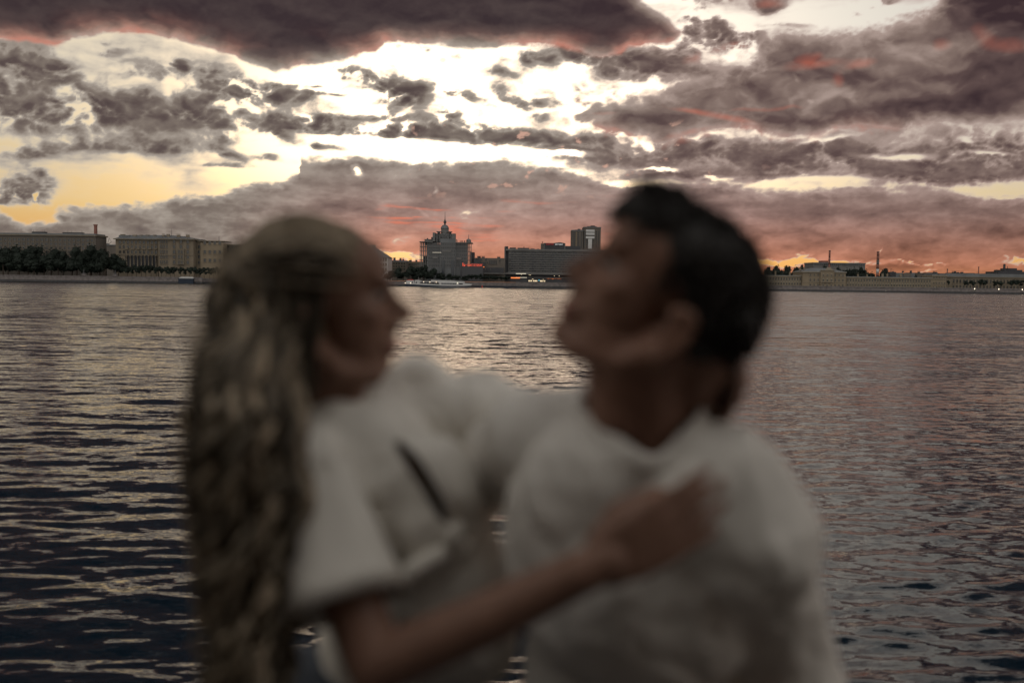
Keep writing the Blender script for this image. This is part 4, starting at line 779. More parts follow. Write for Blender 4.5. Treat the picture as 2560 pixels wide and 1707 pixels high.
# pontoon, buoy, lamps
Y = 601; po = empty('mooring_pontoon', (X_(1240,Y),Y,0), 'low dark mooring pontoon right of the white boat', 'pontoon'); w_ = (X_(1291,Y)-X_(1180,Y))/2
mb = MB(); mb.box(-w_,w_,-1.5,1.5,-.4,.55); mb.build('float', M['hull'], po); mb = MB(); mb.box(-w_,w_,-1.6,1.6,.553,.75); mb.build('deck', M['stone_dark'], po)
Y = 585; bu = empty('river_buoy', (X_(1205.5,Y),Y,0), 'small red buoy floating in front of the pontoon', 'buoy'); mb = MB(); mb.lathe([(.3,-.3),(.5,0),(.45,.5),(.2,1.0),(.15,1.2)], 0, 0, 10); mb.build('float', M['red'], bu, True); mb = MB(); mb.tube([(0,0,1.2),(0,0,1.5)], .06, 6); mb.build('topmark', M['red'], bu)
for px, py, nm in ((2436.5, 722, 'lit street lamp on the far wall, left of three near the right edge'), (2497, 723, 'lit street lamp on the far wall, middle of three near the right edge'), (2556, 724, 'lit street lamp on the far wall, right of three at the picture edge')):
    Y = 603.6; z = Z_(px,py,Y); o = empty('street_lamp', (X_(px,Y),Y-.5,1.0), nm, 'street lamp'); mb = MB(); mb.lathe([(.16,0),(.1,.4),(.07,z-1.25)], 0, 0, 8); mb.build('post', M['metal'], o, True); mb = MB(); mb.ell((0,0,z-1.0), ((.24,0,0),(0,.24,0),(0,0,.34)), 10); mb.build('lantern', M['lampw'], o, True); mb = MB(); mb.lathe([(.3,z-.64),(.08,z-.45)], 0, 0, 8); mb.build('cap', M['metal'], o)
for px, py in ((2338, 718.5), (2215.5, 727)):
    Y = 603.5; o = empty('wall_lamp', (X_(px,Y),Y,Z_(px,py,Y)), 'tiny pale lamp on the wall below the %s' % ('end pavilion' if px > 2300 else 'right palace wing'), 'lamp'); mb = MB(); mb.ball((0,-.1,0), .13, 8); mb.build('globe', M['strip'], o); mb = MB(); mb.box(-.05,.05,-.1,.5,-.25,-.14); mb.build('bracket', M['metal'], o)
place_labels('small clipped trees below the columned building', '%s small round tree from the left in the low row below the columned building')
place_labels('low trees along the bank left of the lit cafe', '%s low dark tree from the left in the row under the concert hall canopy')
place_labels('dark trees in front of the long office', '%s dark tree from the left before the tan office at far right')
place_labels('trees behind the left palace wing', '%s tall dark tree from the left behind the left yellow palace wing')
place_labels('low crowns over the palace roof', '%s low crown from the left showing over the right palace wing roof')
# ------------------------------------------------------------------ the couple on the parapet
S_ = 2560/2352.0
def pd(px, py, d): return at(px*S_, py*S_, d)             # point seen at a picture place, d metres away
M['skin_m'] = mat('skin_tanned', (.25,.132,.092), .5, .10, 30, .35); M['skin_w'] = mat('skin_fair', (.235,.13,.092), .5, .08, 30, .35)
M['lip'] = mat('lips', (.26,.10,.085), .4, .1, 60, .4); M['eye'] = mat('eye_white', (.30,.27,.25), .2, .03, 40, .5); M['iris'] = mat('iris', (.05,.035,.025), .15, .1, 90, .5)
M['hair_dark'] = mat('dark_hair', (.016,.012,.010), .55, .3, 60, .4); M['tee'] = mat('white_cotton', (.80,.765,.71), .9, .05, 18, .15, bump=.08); M['blouse'] = mat('white_linen', (.81,.775,.71), .85, .05, 22, .15, bump=.08)
M['denim'] = mat('grey_blue_denim', (.10,.115,.14), .9, .12, 40, .2); M['trouser'] = mat('dark_trousers', (.03,.032,.038), .9, .12, 40, .2); M['shoe'] = mat('white_trainers', (.6,.59,.57), .6, .05, 20, .3); M['ring'] = mat('silver_ring', (.6,.6,.58), .25, 0, 1, .5, metal=1)
def remesh(name, mb, voxel, smooth, mats, parent, post=None):
    me = mb.mesh(name+'_draft', mats); o = bpy.data.objects.new(name, me); COL.objects.link(o)
    md = o.modifiers.new('r', 'REMESH'); md.mode = 'VOXEL'; md.voxel_size = voxel; md.use_smooth_shade = True
    sm_ = o.modifiers.new('s', 'SMOOTH'); sm_.factor = .5; sm_.iterations = smooth
    dg = bpy.context.evaluated_depsgraph_get(); me2 = bpy.data.meshes.new_from_object(o.evaluated_get(dg)); me2.name = name
    o.modifiers.clear(); o.data = me2; bpy.data.meshes.remove(me)
    me2.materials.clear()
    for m in (mats if isinstance(mats, list) else [mats]): me2.materials.append(m)
    n = len(me2.vertices); co = np.empty(n*3, np.float32); me2.vertices.foreach_get('co', co); co = co.reshape(-1, 3)
    if post: post(me2, co)
    me2.polygons.foreach_set('use_smooth', [True]*len(me2.polygons)); me2.update()
    o.parent = parent; o.matrix_parent_inverse = Matrix.Translation(-parent.location); return o
def put(mb, name, mats, parent, smooth=True):
    o = mb.build(name, mats, parent, smooth); o.matrix_parent_inverse = Matrix.Translation(-parent.location); return o
def folds(amp, scale, dirv, seed):
    d = Vector(dirv).normalized()
    def f(me, co):
        no = np.empty(len(co)*3, np.float32); me.vertices.foreach_get('normal', no); no = no.reshape(-1, 3)
        a = co @ np.array(d); e = Vector((0,1,0)).cross(d); c = co @ np.array(e); y = co[:, 1]
        h = fbm(a*scale*.35+seed+2*fbm(c*3+seed, y*3+a*3, 3), c*scale+y*scale*.5, 4, .5)+.6*fbm(a*scale*.5-seed, (c-y)*scale*.7+3, 3, .5)
        co += no*(amp*h)[:, None].astype(np.float32); me.vertices.foreach_set('co', co.ravel())
    return f
def cut(me, bad, iters=14):
    bm_ = bmesh.new(); bm_.from_mesh(me); bm_.verts.ensure_lookup_table()
    bmesh.ops.delete(bm_, geom=[bm_.verts[i] for i in np.nonzero(bad)[0]], context='VERTS')
    ed = [v for v in bm_.verts if v.is_boundary]
    for _ in range(iters):
        new = {}
        for v in ed:
            nb = [e.other_vert(v) for e in v.link_edges if e.is_boundary]
            if len(nb) == 2: new[v] = v.co*.4+(nb[0].co+nb[1].co)*.3
        for v, c in new.items(): v.co = c
    for _ in range(3):
        for v in ed:
            for e in v.link_edges:
                w = e.other_vert(v)
                if not w.is_boundary: w.co = w.co*.6+sum((x.other_vert(w).co for x in w.link_edges), Vector())/len(w.link_edges)*.4
    pts = [v.co.copy() for v in ed]; bm_.to_mesh(me); bm_.free(); return pts
class Frame:
    def __init__(s, o, f, u, k=1.0):
        s.o = Vector(o); s.f = Vector(f).normalized(); u = Vector(u); s.u = (u-s.f*u.dot(s.f)).normalized(); s.s = s.f.cross(s.u)
        if s.s.y > 0: s.s = -s.s                          # s points to the camera's side
        s.k = k
    def p(s, f, u, w=0.): return s.o+(s.f*f+s.u*u+s.s*w)*s.k
    def ax(s, a, b, c): return (s.f*(a*s.k), s.s*(c*s.k), s.u*(b*s.k))
def head(mb, R, male):
    E = lambda f, u, w, a, b, c: mb.ell(R.p(f,u,w), R.ax(a,b,c), 20)
    E(.018,.080,0,.102,.080,.074); E(-.028,.062,0,.066,.074,.070)              # skull
    E(.062,.010,0,.060,.082,.060); E(.078,.082,0,.048,.055,.058)               # face, forehead
    E(.050,-.042,0,.062,.034,.056 if male else .050); E(.106 if male else .094,-.063 if male else -.058,0,.026,.020,.027 if male else .022)   # jaw, chin
    for q in (-1,1):
        mb.chain([R.p(.0,-.02,.058*q), R.p(.03,-.058,.050*q), R.p(.096 if male else .088,-.070,.018*q)], [.020*R.k,.018*R.k,.018*R.k])   # jaw line
        E(.082,.015,.040*q,.026,.022,.022); E(.108,.066,.026*q,.015,.011,.026)      # cheek bone, brow
        E(.127,.002,.012*q,.011,.009,.009)                                          # nostril wing
        E(.103,.036,.031*q,.008,.007,.014)                                          # eyelid
        E(-.004,.0,.077*q,.019,.033,.008); E(-.002,.024,.080*q,.021,.016,.007); E(-.001,-.027,.077*q,.011,.014,.007)  # ear
        mb.tube([R.p(.010,.022,.082*q), R.p(.0,.034,.085*q), R.p(-.016,.028,.087*q), R.p(-.021,.006,.086*q), R.p(-.012,-.018,.084*q), R.p(.0,-.029,.080*q)], .0050*R.k, 8)
    mb.chain([R.p(.116,.062), R.p(.127,.036), R.p(.143 if male else .147,.012 if male else .012)], [.0105*R.k,.0105*R.k,.0118*R.k])           # nose
    E(.126,.010,0,.016,.016,.011); E(.118,.030,0,.014,.020,.012); E(.120,-.008,0,.014,.010,.012); E(.112 if male else .108,-.028,0,.016,.018,.034)              # under the nose, muzzle
    E(.126 if male else .122,-.027,0,.010,.0065,.023); E(.124 if male else .119,-.040,0,.010,.0075,.021)             # lips
def finish_head(parent, R, male, hairmat):
    for q in (-1,1):
        m = MB(); m.ell(R.p(.099,.038,.032*q), R.ax(.0120,.0115,.0120), 14, 0); m.ell(R.p(.1072,.0385,.0325*q), R.ax(.0050,.0058,.0058), 10, 1); put(m, 'eye', [M['eye'], M['iris']], parent)
        m = MB(); m.tube([R.p(.122,.061,.012*q), R.p(.119,.067,.026*q), R.p(.107,.066,.046*q)], [.0052*R.k,.0062*R.k,.003*R.k], 8, flat=.7); put(m, 'eyebrow', hairmat, parent)
        m = MB(); m.tube([R.p(.113,.041,.018*q), R.p(.117,.045,.030*q), R.p(.108,.041,.045*q)], .0030*R.k, 6); put(m, 'eyelashes', M['hair_dark'], parent)  # brows and lashes thickened to stand for shade in the eye sockets
def paint_lips(R):
    def f(me, co):
        d = (co-np.array(R.o, np.float32))/R.k; ff = d @ np.array(R.f); uu = d @ np.array(R.u); ss = d @ np.array(R.s)
        hit = (ff > .113) & (np.abs(uu+.0335)/.013 < np.sqrt(np.clip(1-(ss/.026)**2, 0, 1)))
        fi = np.zeros(len(me.polygons), np.int32); vi = np.empty(len(me.loops), np.int32); me.loops.foreach_get('vertex_index', vi)
        st = np.empty(len(me.polygons), np.int32); me.polygons.foreach_get('loop_start', st); fi[hit[vi[st]]] = 1; me.polygons.foreach_set('material_index', fi)
    return f
def hand(mb, wrist, along, across, normal, size=1.0, curl=.25, spread=1.0, fat=1.0):
    """palm, four fingers and a thumb; across points from the little finger to the index, normal out of the back of the hand"""
    a, c, n = [Vector(x).normalized() for x in (along, across, normal)]; P = lambda x, y, z=0: Vector(wrist)+(a*x+c*y+n*z)*size
    mb.chain([P(-.02,0), P(.012,0)], [.024*size,.025*size])
    for y0, y1, x1 in ((.020,.030,.088),(.007,.010,.092),(-.007,-.010,.088),(-.019,-.028,.080)):
        mb.chain([P(.010,y0), P(x1*.55,(y0+y1)/2,.003), P(x1,y1,.002)], [.0135*size,.0135*size,.0105*size], 12)
    mb.ell(P(.05,.0,-.004), (a*.042*size, c*.034*size, n*.012*size), 16)
    for y, x, ln, sp in ((.029,.088,.074,.006),(.010,.092,.080,.003),(-.010,.088,.073,-.004),(-.028,.080,.058,-.014)):
        p = P(x,y,.002); d = (a+c*(sp*spread*6)).normalized(); seg = ln*size*np.array([.45,.31,.24]); pts = [p]; ang = curl*.5
        for k in range(3):
            dd = d*math.cos(ang)-n*math.sin(ang); pts.append(pts[-1]+dd*seg[k]); ang += curl
        mb.chain(pts, [.0095*size*fat,.0086*size*fat,.0078*size*fat,.0066*size*fat], 12)
    t0 = P(.012,.022,-.004); mb.chain([t0, P(.044,.040,-.006), P(.072,.041,-.009), P(.096,.037,-.012)], [.0135*size,.0120*size,.0095*size,.0080*size], 12)
def foot(mb, ankle, toe):
    a = Vector(ankle); t = Vector(toe); mb.chain([a, a+(t-a)*.3, t], [.042,.045,.036])
MAN_R = Frame(pd(1525,765,1.24), (-.88,.04,.47), (.47,0,.88), .965)
WOM_R = Frame(pd(705,760,1.40), (.955,.27,.085), (-.09,0,.995), .965)
man = empty('person', pd(1480,1800,1.44), 'man in a white crew neck T-shirt with short dark hair, chin lifted, facing left', 'person')
wom = empty('person', pd(760,1720,1.46), 'woman in a white blouse with long wavy blonde hair, hand on the man chest', 'person')
# ---- man: body
mb = MB(); head(mb, MAN_R, True)
mb.chain([MAN_R.p(.0,-.01), MAN_R.p(.012,-.055), pd(1468,960,1.27), pd(1470,1060,1.29)], [.052,.056,.062,.070])
mb.chain([MAN_R.p(.055,-.05), pd(1420,960,1.235)], [.030,.036]); mb.chain([MAN_R.p(-.05,.02), pd(1545,930,1.30)], [.042,.05])
sR, sL = pd(1250,1005,1.35), pd(1668,1115,1.25); hip = pd(1480,1800,1.44)
mb.chain([pd(1470,1060,1.30), sR], [.062,.055]); mb.chain([pd(1470,1060,1.30), sL], [.062,.055])
mb.ell(pd(1475,1260,1.31), ((.155,0,0),(0,.095,0),(0,0,.20))); mb.ell(pd(1480,1580,1.40), ((.145,0,0),(0,.085,0),(0,0,.2))); mb.ell(hip, ((.165,0,0),(0,.12,0),(0,0,.11)))
eR, hR = pd(1060,1110,1.62), pd(880,1200,1.56); mb.chain([sR, eR, hR], [.048,.040,.027]); hand(mb, hR, (-.95,-.1,-.2), (0,.1,1), (.1,1,0), 1.05, .3)
eL, hL = pd(1775,1660,1.42), Vector((hip.x+.12,.98,hip.z-.02)); mb.chain([sL, pd(1735,1380,1.31), eL, hL], [.05,.045,.041,.027]); hand(mb, hL, (-.6,-.7,-.15), (-.4,.3,.3), (.1,.1,1), 1.05, .3)
gz = QZ+.045
for q, kx in ((-1,-.10),(1,.13)):
    kn = Vector((hip.x+kx*1.5,.92,hip.z-.06)); an = Vector((hip.x+kx*1.6,.90,gz+.06)); mb.chain([hip+Vector((kx*.9,0,-.02)), kn, an], [.085,.058,.042]); foot(mb, an, an+Vector((kx*.3,-.15,-.055)))
body = remesh('body', mb, .0045, 4, [M['skin_m'], M['lip']], man, paint_lips(MAN_R)); finish_head(man, MAN_R, True, M['hair_dark'])
# T-shirt
mb = MB()
mb.ell(pd(1478,1240,1.31), ((.190,0,0),(0,.125,0),(0,0,.215)), 24); mb.ell(pd(1490,1530,1.40), ((.188,0,0),(0,.105,0),(0,0,.24)), 24); mb.ell(pd(1490,1740,1.45), ((.19,0,0),(0,.12,0),(0,0,.17)), 24)
mb.chain([pd(1425,1020,1.31), pd(1330,985,1.34), sR], [.055,.066,.075]); mb.chain([pd(1520,1040,1.30), pd(1605,1050,1.28), sL], [.055,.066,.082])
mb.ell(pd(1380,1130,1.26), ((.10,0,0),(0,.07,0),(0,0,.11)), 18); mb.ell(pd(1580,1160,1.24), ((.10,0,0),(0,.07,0),(0,0,.11)), 18)
mb.chain([sL, pd(1730,1250,1.235)], [.080,.084], 20); mb.chain([pd(1722,1270,1.27), pd(1770,1440,1.36), pd(1800,1660,1.43)], [.076,.085,.094], 20)
mb.chain([sR, pd(1150,1060,1.50), eR+Vector((.03,0,.0))], [.072,.066,.062], 18)
mb.ell(pd(1470,1050,1.245), ((.075,0,0),(0,.058,0),(0,0,.055)), 20); mb.chain([pd(1400,985,1.29), pd(1400,960,1.30)], [.05,.04]); mb.chain([pd(1545,1000,1.28), pd(1560,965,1.29)], [.05,.04])
Nc = pd(1468,960,1.275)
def tee_post(me, co):
    folds(.020, 9.0, (.45,0,-.9), 3.0)(me, co)
    d = co-np.array(Nc, np.float32); r = np.hypot(d[:,0]/.079, d[:,1]/.082); plane = d[:,2]-.42*d[:,1]
    bad = (r < 1.0) & (plane > -.020)
    global RIM; RIM = cut(me, bad)
remesh('t_shirt', mb, .006, 6, [M['tee']], man, tee_post)
rim = {}
for p in RIM:
    a = math.atan2(p.y-Nc.y, p.x-Nc.x)
    if math.hypot(p.x-Nc.x, p.y-Nc.y) < .10: rim.setdefault(int((a+math.pi)/(2*math.pi)*30) % 30, []).append(p)
pts = [sum(rim[k], Vector())/len(rim[k]) for k in sorted(rim)]
for _ in range(2): pts = [pts[k]*.5+(pts[k-1]+pts[(k+1) % len(pts)])*.25 for k in range(len(pts))]
pts = [p+(Vector((Nc.x, Nc.y, p.z))-p)*.02 for p in pts]; pts += pts[:2]
mb = MB(); mb.tube(pts, .0075, 10, flat=1.5); put(mb, 'collar', M['tee'], man)
mb = MB()
for kx in (-.10,.13):
    kn = Vector((hip.x+kx*1.5,.92,hip.z-.06)); mb.chain([hip+Vector((kx*.9,0,-.02)), kn, Vector((hip.x+kx*1.6,.90,gz+.13))], [.105,.078,.062])
mb.ell(hip, ((.178,0,0),(0,.135,0),(0,0,.12))); remesh('trousers', mb, .010, 4, [M['trouser']], man, folds(.006, 10, (0,-.3,-1), 7))
for kx in (-.10,.13):
    an = Vector((hip.x+kx*1.6,.90,gz+.06)); mb = MB(); foot(mb, an, an+Vector((kx*.3,-.15,-.055))); mb.v = [(x,y,max(z,QZ+.004)) for x,y,z in [tuple(Vector(p)+(Vector(p)-an)*.12) for p in mb.v]]; remesh('shoe', mb, .007, 3, [M['shoe']], man)
# hair: a close cap, then locks combed up and forward
mb = MB(); R = MAN_R
mb.ell(R.p(.006,.088), R.ax(.098,.077,.078), 24); mb.ell(R.p(-.030,.066), R.ax(.072,.092,.077), 24); mb.ell(R.p(-.038,.050), R.ax(.054,.048,.068), 20)
mb.ell(R.p(.055,.113), R.ax(.070,.050,.064), 20); mb.chain([R.p(.06,.140), R.p(.100,.134), R.p(.126,.116)], [.030,.024,.012])
remesh('hair', mb, .005, 3, [M['hair_dark']], man)
mb = MB(); rs = np.random.RandomState(8)
for i in range(700):
    t = rs.uniform(0,1); f0 = -.085+.19*t; w = rs.normal(0,.030); top = .090+.074*math.sqrt(max(0,1-((f0-.006)/.108)**2))*math.sqrt(max(.05,1-(w/.08)**2))
    p = R.p(f0,top-.006,w); L_ = rs.uniform(.022,.042)*(1.15 if t > .7 else .7); ln = (R.f*rs.uniform(.7,1.0)+R.u*rs.uniform(-.1,.12)+R.s*rs.normal(0,.3)).normalized()
    if t > .86: ln = (R.f*1.0-R.u*rs.uniform(.1,.6)+R.s*rs.normal(0,.3)).normalized()
    q1 = p+ln*L_*.5*R.k+R.u*.003; q2 = p+ln*L_*R.k-R.u*.008
    mb.tube([p, q1, q2], [.0030,.0024,.0006], 5)
for i in range(260):
    a = rs.uniform(.3,2.4); w = rs.uniform(-.070,.070); k = math.sqrt(max(.1,1-(w/.085)**2)); f0 = -.030-.074*math.cos(a*.6)*k; u0 = .066+.09*math.sin(a*.6)*k-.03
    p = R.p(f0,u0,w); ln = (-R.u*.8-R.f*.35+R.s*rs.normal(0,.3)).normalized(); mb.tube([p, p+ln*.02, p+ln*.034+R.f*.004], [.004,.003,.0008], 5)
cap = [o for o in man.children if o.name.startswith('hair')][0].data
for i in rs.choice(len(cap.vertices), 2200, replace=True):
    v = cap.vertices[i]; p = Vector(v.co); no = Vector(v.normal); dn = (-R.u*.8-R.f*.4+no*.08+Vector(rs.normal(size=3))*.2).normalized(); pl = p-R.o
    if pl.dot(R.u) < .012*R.k: continue
    if pl.dot(R.f) > .055*R.k and pl.dot(R.u) < .125*R.k or pl.dot(R.f) > .02*R.k and pl.dot(R.u) < .05*R.k: continue
    if R.u.dot(p-R.o) > .13: dn = (R.f*.9+no*.18+Vector(rs.normal(size=3))*.25).normalized()
    mb.tube([p-no*.003, p+dn*.009+no*.0025, p+dn*.019+no*.001], [.0020,.0017,.0005], 4)
put(mb, 'locks', M['hair_dark'], man)
# ---- woman: body
mb = MB(); head(mb, WOM_R, False)
mb.chain([WOM_R.p(-.005,-.01), WOM_R.p(.0,-.055), pd(765,930,1.42), pd(780,1010,1.43)], [.046,.046,.048,.055]); mb.chain([WOM_R.p(.05,-.05), pd(795,930,1.405)], [.024,.03])
sN, sF = pd(700,1075,1.32), pd(905,950,1.53); whip = pd(760,1720,1.46)
mb.chain([pd(780,1010,1.43), sN], [.05,.045]); mb.chain([pd(780,1010,1.43), sF], [.05,.042])
mb.ell(pd(868,1110,1.43), (Vector((.86,0,.5))*.096, Vector((0,.104,0)), Vector((.5,0,-.86))*.14)); mb.ell(pd(880,1400,1.45), ((.085,0,0),(0,.085,0),(-.02,0,.18))); mb.ell(whip, ((.165,0,0),(0,.15,0),(0,0,.11)))
eN = pd(865,1530,1.20); wN = pd(1372,1296,1.115)
mb.chain([sN, pd(790,1330,1.245), eN], [.044,.040,.037]); mb.chain([eN, pd(1100,1428,1.155), wN], [.036,.033,.025])
al = (pd(1490,1238,1.115)-wN).normalized(); ac = Vector((-al.z,0,al.x)); hand(mb, wN, al+Vector((0,.10,0)), ac, (0,-1,0), 1.04, .22, .62, fat=.94)
eF = pd(1300,985,1.50); wF = pd(1560,878,1.385); mb.chain([sF, eF], [.042,.036]); mb.chain([eF, wF], [.036,.026])
al = (pd(1644,882,1.325)-wF).normalized(); hand(mb, wF, al, (.15,.3,.9), (.7,.65,.25), 1.02, .62, .8)
for kx in (.0,.16):
    kn = Vector((whip.x+.22+kx*.5,1.02+kx*.6,whip.z-.02)); an = Vector((whip.x+.26+kx*.6,.96+kx*.3,gz+.06)); mb.chain([whip+Vector((.05,.04*kx,-.02)), kn, an], [.085,.056,.038]); foot(mb, an, an+Vector((.10,-.09,-.055)))
remesh('body', mb, .0037, 4, [M['skin_w'], M['lip']], wom, paint_lips(WOM_R)); M['hair_blonde'] = mat('blonde_hair', (.20,.15,.095), .5, .4, 14, .4, stretch=(1,1,.25)); finish_head(wom, WOM_R, False, M['hair_dark'])
# blouse: bodice with a narrow opening, loose peplum, wide sleeves
mb = MB(); ex = Vector((.5,0,-.86)); ey = Vector((.86,0,.5))
mb.chain([pd(762,925,1.42), pd(772,985,1.425)], [.056,.075], 20)
mb.ell(pd(865,1110,1.43), (ey*.105, Vector((0,.115,0)), ex*.165), 24); mb.chain([pd(780,1030,1.43), sN], [.06,.058], 18); mb.chain([pd(800,1010,1.45), sF], [.066,.064], 18)
mb.ell(pd(1018,1120,1.385), (ey*.055, Vector((0,.06,0)), ex*.085), 18); mb.ell(pd(1030,1110,1.49), (ey*.058, Vector((0,.06,0)), ex*.09), 18); mb.ell(pd(975,1190,1.43), (ey*.09, Vector((0,.11,0)), ex*.11), 22)
mb.chain([pd(978,1255,1.43), pd(1002,1300,1.43)], [.098,.094], 22); mb.chain([pd(1018,1330,1.43), pd(1034,1390,1.43), pd(1046,1450,1.43)], [.094,.095,.09], 22)
mb.ell(pd(890,1420,1.45), ((.10,0,0),(0,.11,0),(0,0,.15)), 20)
mb.chain([sF, pd(958,880,1.53), pd(1000,950,1.53)], [.062,.044,.058], 18); mb.chain([pd(1000,960,1.53), pd(1108,914,1.54), pd(1190,985,1.52), pd(1260,1010,1.51)], [.058,.043,.056,.056], 18); mb.chain([sF, eF, pd(1380,970,1.48)], [.064,.056,.05], 18); mb.ball(sF, .068)
slit = [pd(905,1010,1.33), pd(940,1050,1.31), pd(985,1120,1.30), pd(1028,1200,1.30)]
def blouse_post(me, co):
    folds(.018, 11.0, (.5,0,-.86), 9.0)(me, co)
    d = np.full(len(co), 9.); pr = np.stack([co[:,0]/co[:,1], (co[:,2]-CAM_Z)/co[:,1]], -1)*1.32
    for i in range(3):
        a, e = [np.array([p.x/p.y, (p.z-CAM_Z)/p.y])*1.32 for p in (slit[i], slit[i+1])]; e = e-a; q = pr-a; t = np.clip((q @ e)/(e @ e), 0, 1)
        d = np.minimum(d, np.hypot(q[:,0]-t*e[0], q[:,1]-t*e[1])-(.0022+.0048*np.sin(np.pi*np.clip((i+t)/3, 0, 1))))
    no = np.empty(len(co)*3, np.float32); me.vertices.foreach_get('normal', no); no = no.reshape(-1,3)
    bad = (d < 0) & (no[:,1] < -.1) & (co[:,1] < 1.42)
    cut(me, bad, 10)
remesh('blouse', mb, .0055, 5, [M['blouse']], wom, blouse_post)
mb = MB(); mb.tube([pd(900,1345,1.30), pd(960,1300,1.315), pd(1030,1262,1.335), pd(1085,1250,1.36)], [.010,.014,.012,.008], 10); mb.tube([pd(1030,1262,1.33), pd(1048,1215,1.335), pd(1055,1180,1.345)], [.010,.012,.004], 8); put(mb, 'waist_tie', M['blouse'], wom)
for k, (bx, by) in enumerate(((1066,1290),(1076,1345),(1080,1400),(1082,1450))):
    mb = MB(); mb.ell(pd(bx,by,1.352), ((.0065,0,0),(0,.004,0),(0,0,.0065)), 10); put(mb, 'button', M['blouse'], wom)
mb = MB(); d0 = pd(785,1400,1.235)-sN                                        # near sleeve: a wide open cone
ring = 40; Ls = d0.length; prof = [(-.10*Ls,.044),(.15*Ls,.060),(.40*Ls,.068),(.65*Ls,.075),(.85*Ls,.081),(Ls,.086)]
ax = d0.normalized(); sx_ = ax.cross(Vector((0,1,0))).normalized(); sy_ = ax.cross(sx_); vs = []; fs = []
for z, r in prof+[(Ls-.003,.083),(Ls*.6,.066)]:
    for j in range(ring):
        t = 2*math.pi*j/ring; rr_ = r*(1+.05*math.sin(3*t+1+z*6)+.03*math.sin(5*t-z*9)); vs.append(sN+ax*z+sx_*(rr_*math.cos(t))+sy_*(rr_*.9*math.sin(t)))
for i in range(len(prof)+1):
    for j in range(ring): fs.append((i*ring+j, i*ring+(j+1)%ring, (i+1)*ring+(j+1)%ring, (i+1)*ring+j))
mb.add(vs, fs); mb.ball(sN, .050, 18); put(mb, 'sleeve', M['blouse'], wom)
mb = MB(); mb.ell(whip, ((.20,0,0),(0,.17,0),(0,0,.135))); mb.ell(whip+Vector((-.05,0,.05)), ((.15,0,0),(0,.15,0),(0,0,.10)))
for kx in (.0,.16):
    kn = Vector((whip.x+.22+kx*.5,1.02+kx*.6,whip.z-.02)); an = Vector((whip.x+.26+kx*.6,.96+kx*.3,gz+.12)); mb.chain([whip+Vector((.05,.04*kx,-.02)), kn, an], [.105,.074,.055])
remesh('jeans', mb, .009, 4, [M['denim']], wom, folds(.006, 10, (.6,-.3,-.6), 4))
for kx in (.0,.16):
    an = Vector((whip.x+.26+kx*.6,.96+kx*.3,gz+.06)); mb = MB(); foot(mb, an, an+Vector((.10,-.09,-.055))); mb.v = [(x,y,max(z,QZ+.004)) for x,y,z in [tuple(Vector(p)+(Vector(p)-an)*.14) for p in mb.v]]; remesh('shoe', mb, .007, 3, [M['shoe']], wom)
# hair: cap drawn back to a knot, and long waves down the back
R = WOM_R; mb = MB()
mb.ell(R.p(.008,.088), R.ax(.097,.079,.077), 24); mb.ell(R.p(-.030,.060), R.ax(.076,.090,.080), 24); mb.ell(R.p(-.020,.0), R.ax(.052,.075,.076), 20); mb.ell(R.p(.045,.112), R.ax(.056,.046,.064), 20); mb.ell(R.p(-.092,.084), R.ax(.030,.034,.032), 16)
remesh('hair', mb, .005, 4, [M['hair_blonde']], wom, folds(.004, 26, (.9,0,.4), 2))
hm = bpy.data.materials.new('blonde_locks'); hm.use_nodes = True; N = hm.node_tree.nodes; L = hm.node_tree.links; b = N['Principled BSDF']; b.inputs['Roughness'].default_value = .45; b.inputs['Specular IOR Level'].default_value = .45
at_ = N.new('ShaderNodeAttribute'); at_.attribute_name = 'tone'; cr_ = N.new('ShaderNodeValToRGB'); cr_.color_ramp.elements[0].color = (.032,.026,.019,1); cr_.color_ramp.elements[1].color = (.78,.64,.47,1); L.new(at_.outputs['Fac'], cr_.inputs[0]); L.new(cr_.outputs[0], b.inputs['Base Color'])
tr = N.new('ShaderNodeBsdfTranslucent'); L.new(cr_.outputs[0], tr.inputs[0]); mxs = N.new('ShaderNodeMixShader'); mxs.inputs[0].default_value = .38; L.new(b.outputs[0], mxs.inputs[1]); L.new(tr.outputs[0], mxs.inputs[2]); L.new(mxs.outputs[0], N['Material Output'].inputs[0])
LB = [(505,606),(560,545),(650,506),(800,482),(950,462),(1050,456),(1150,464),(1350,488),(1600,494),(1750,510)]; RB = [(505,700),(560,655),(650,640),(800,655),(950,668),(1100,690),(1300,680),(1500,650),(1750,625)]
mb = MB(); tones = []; rs = np.random.RandomState(4)
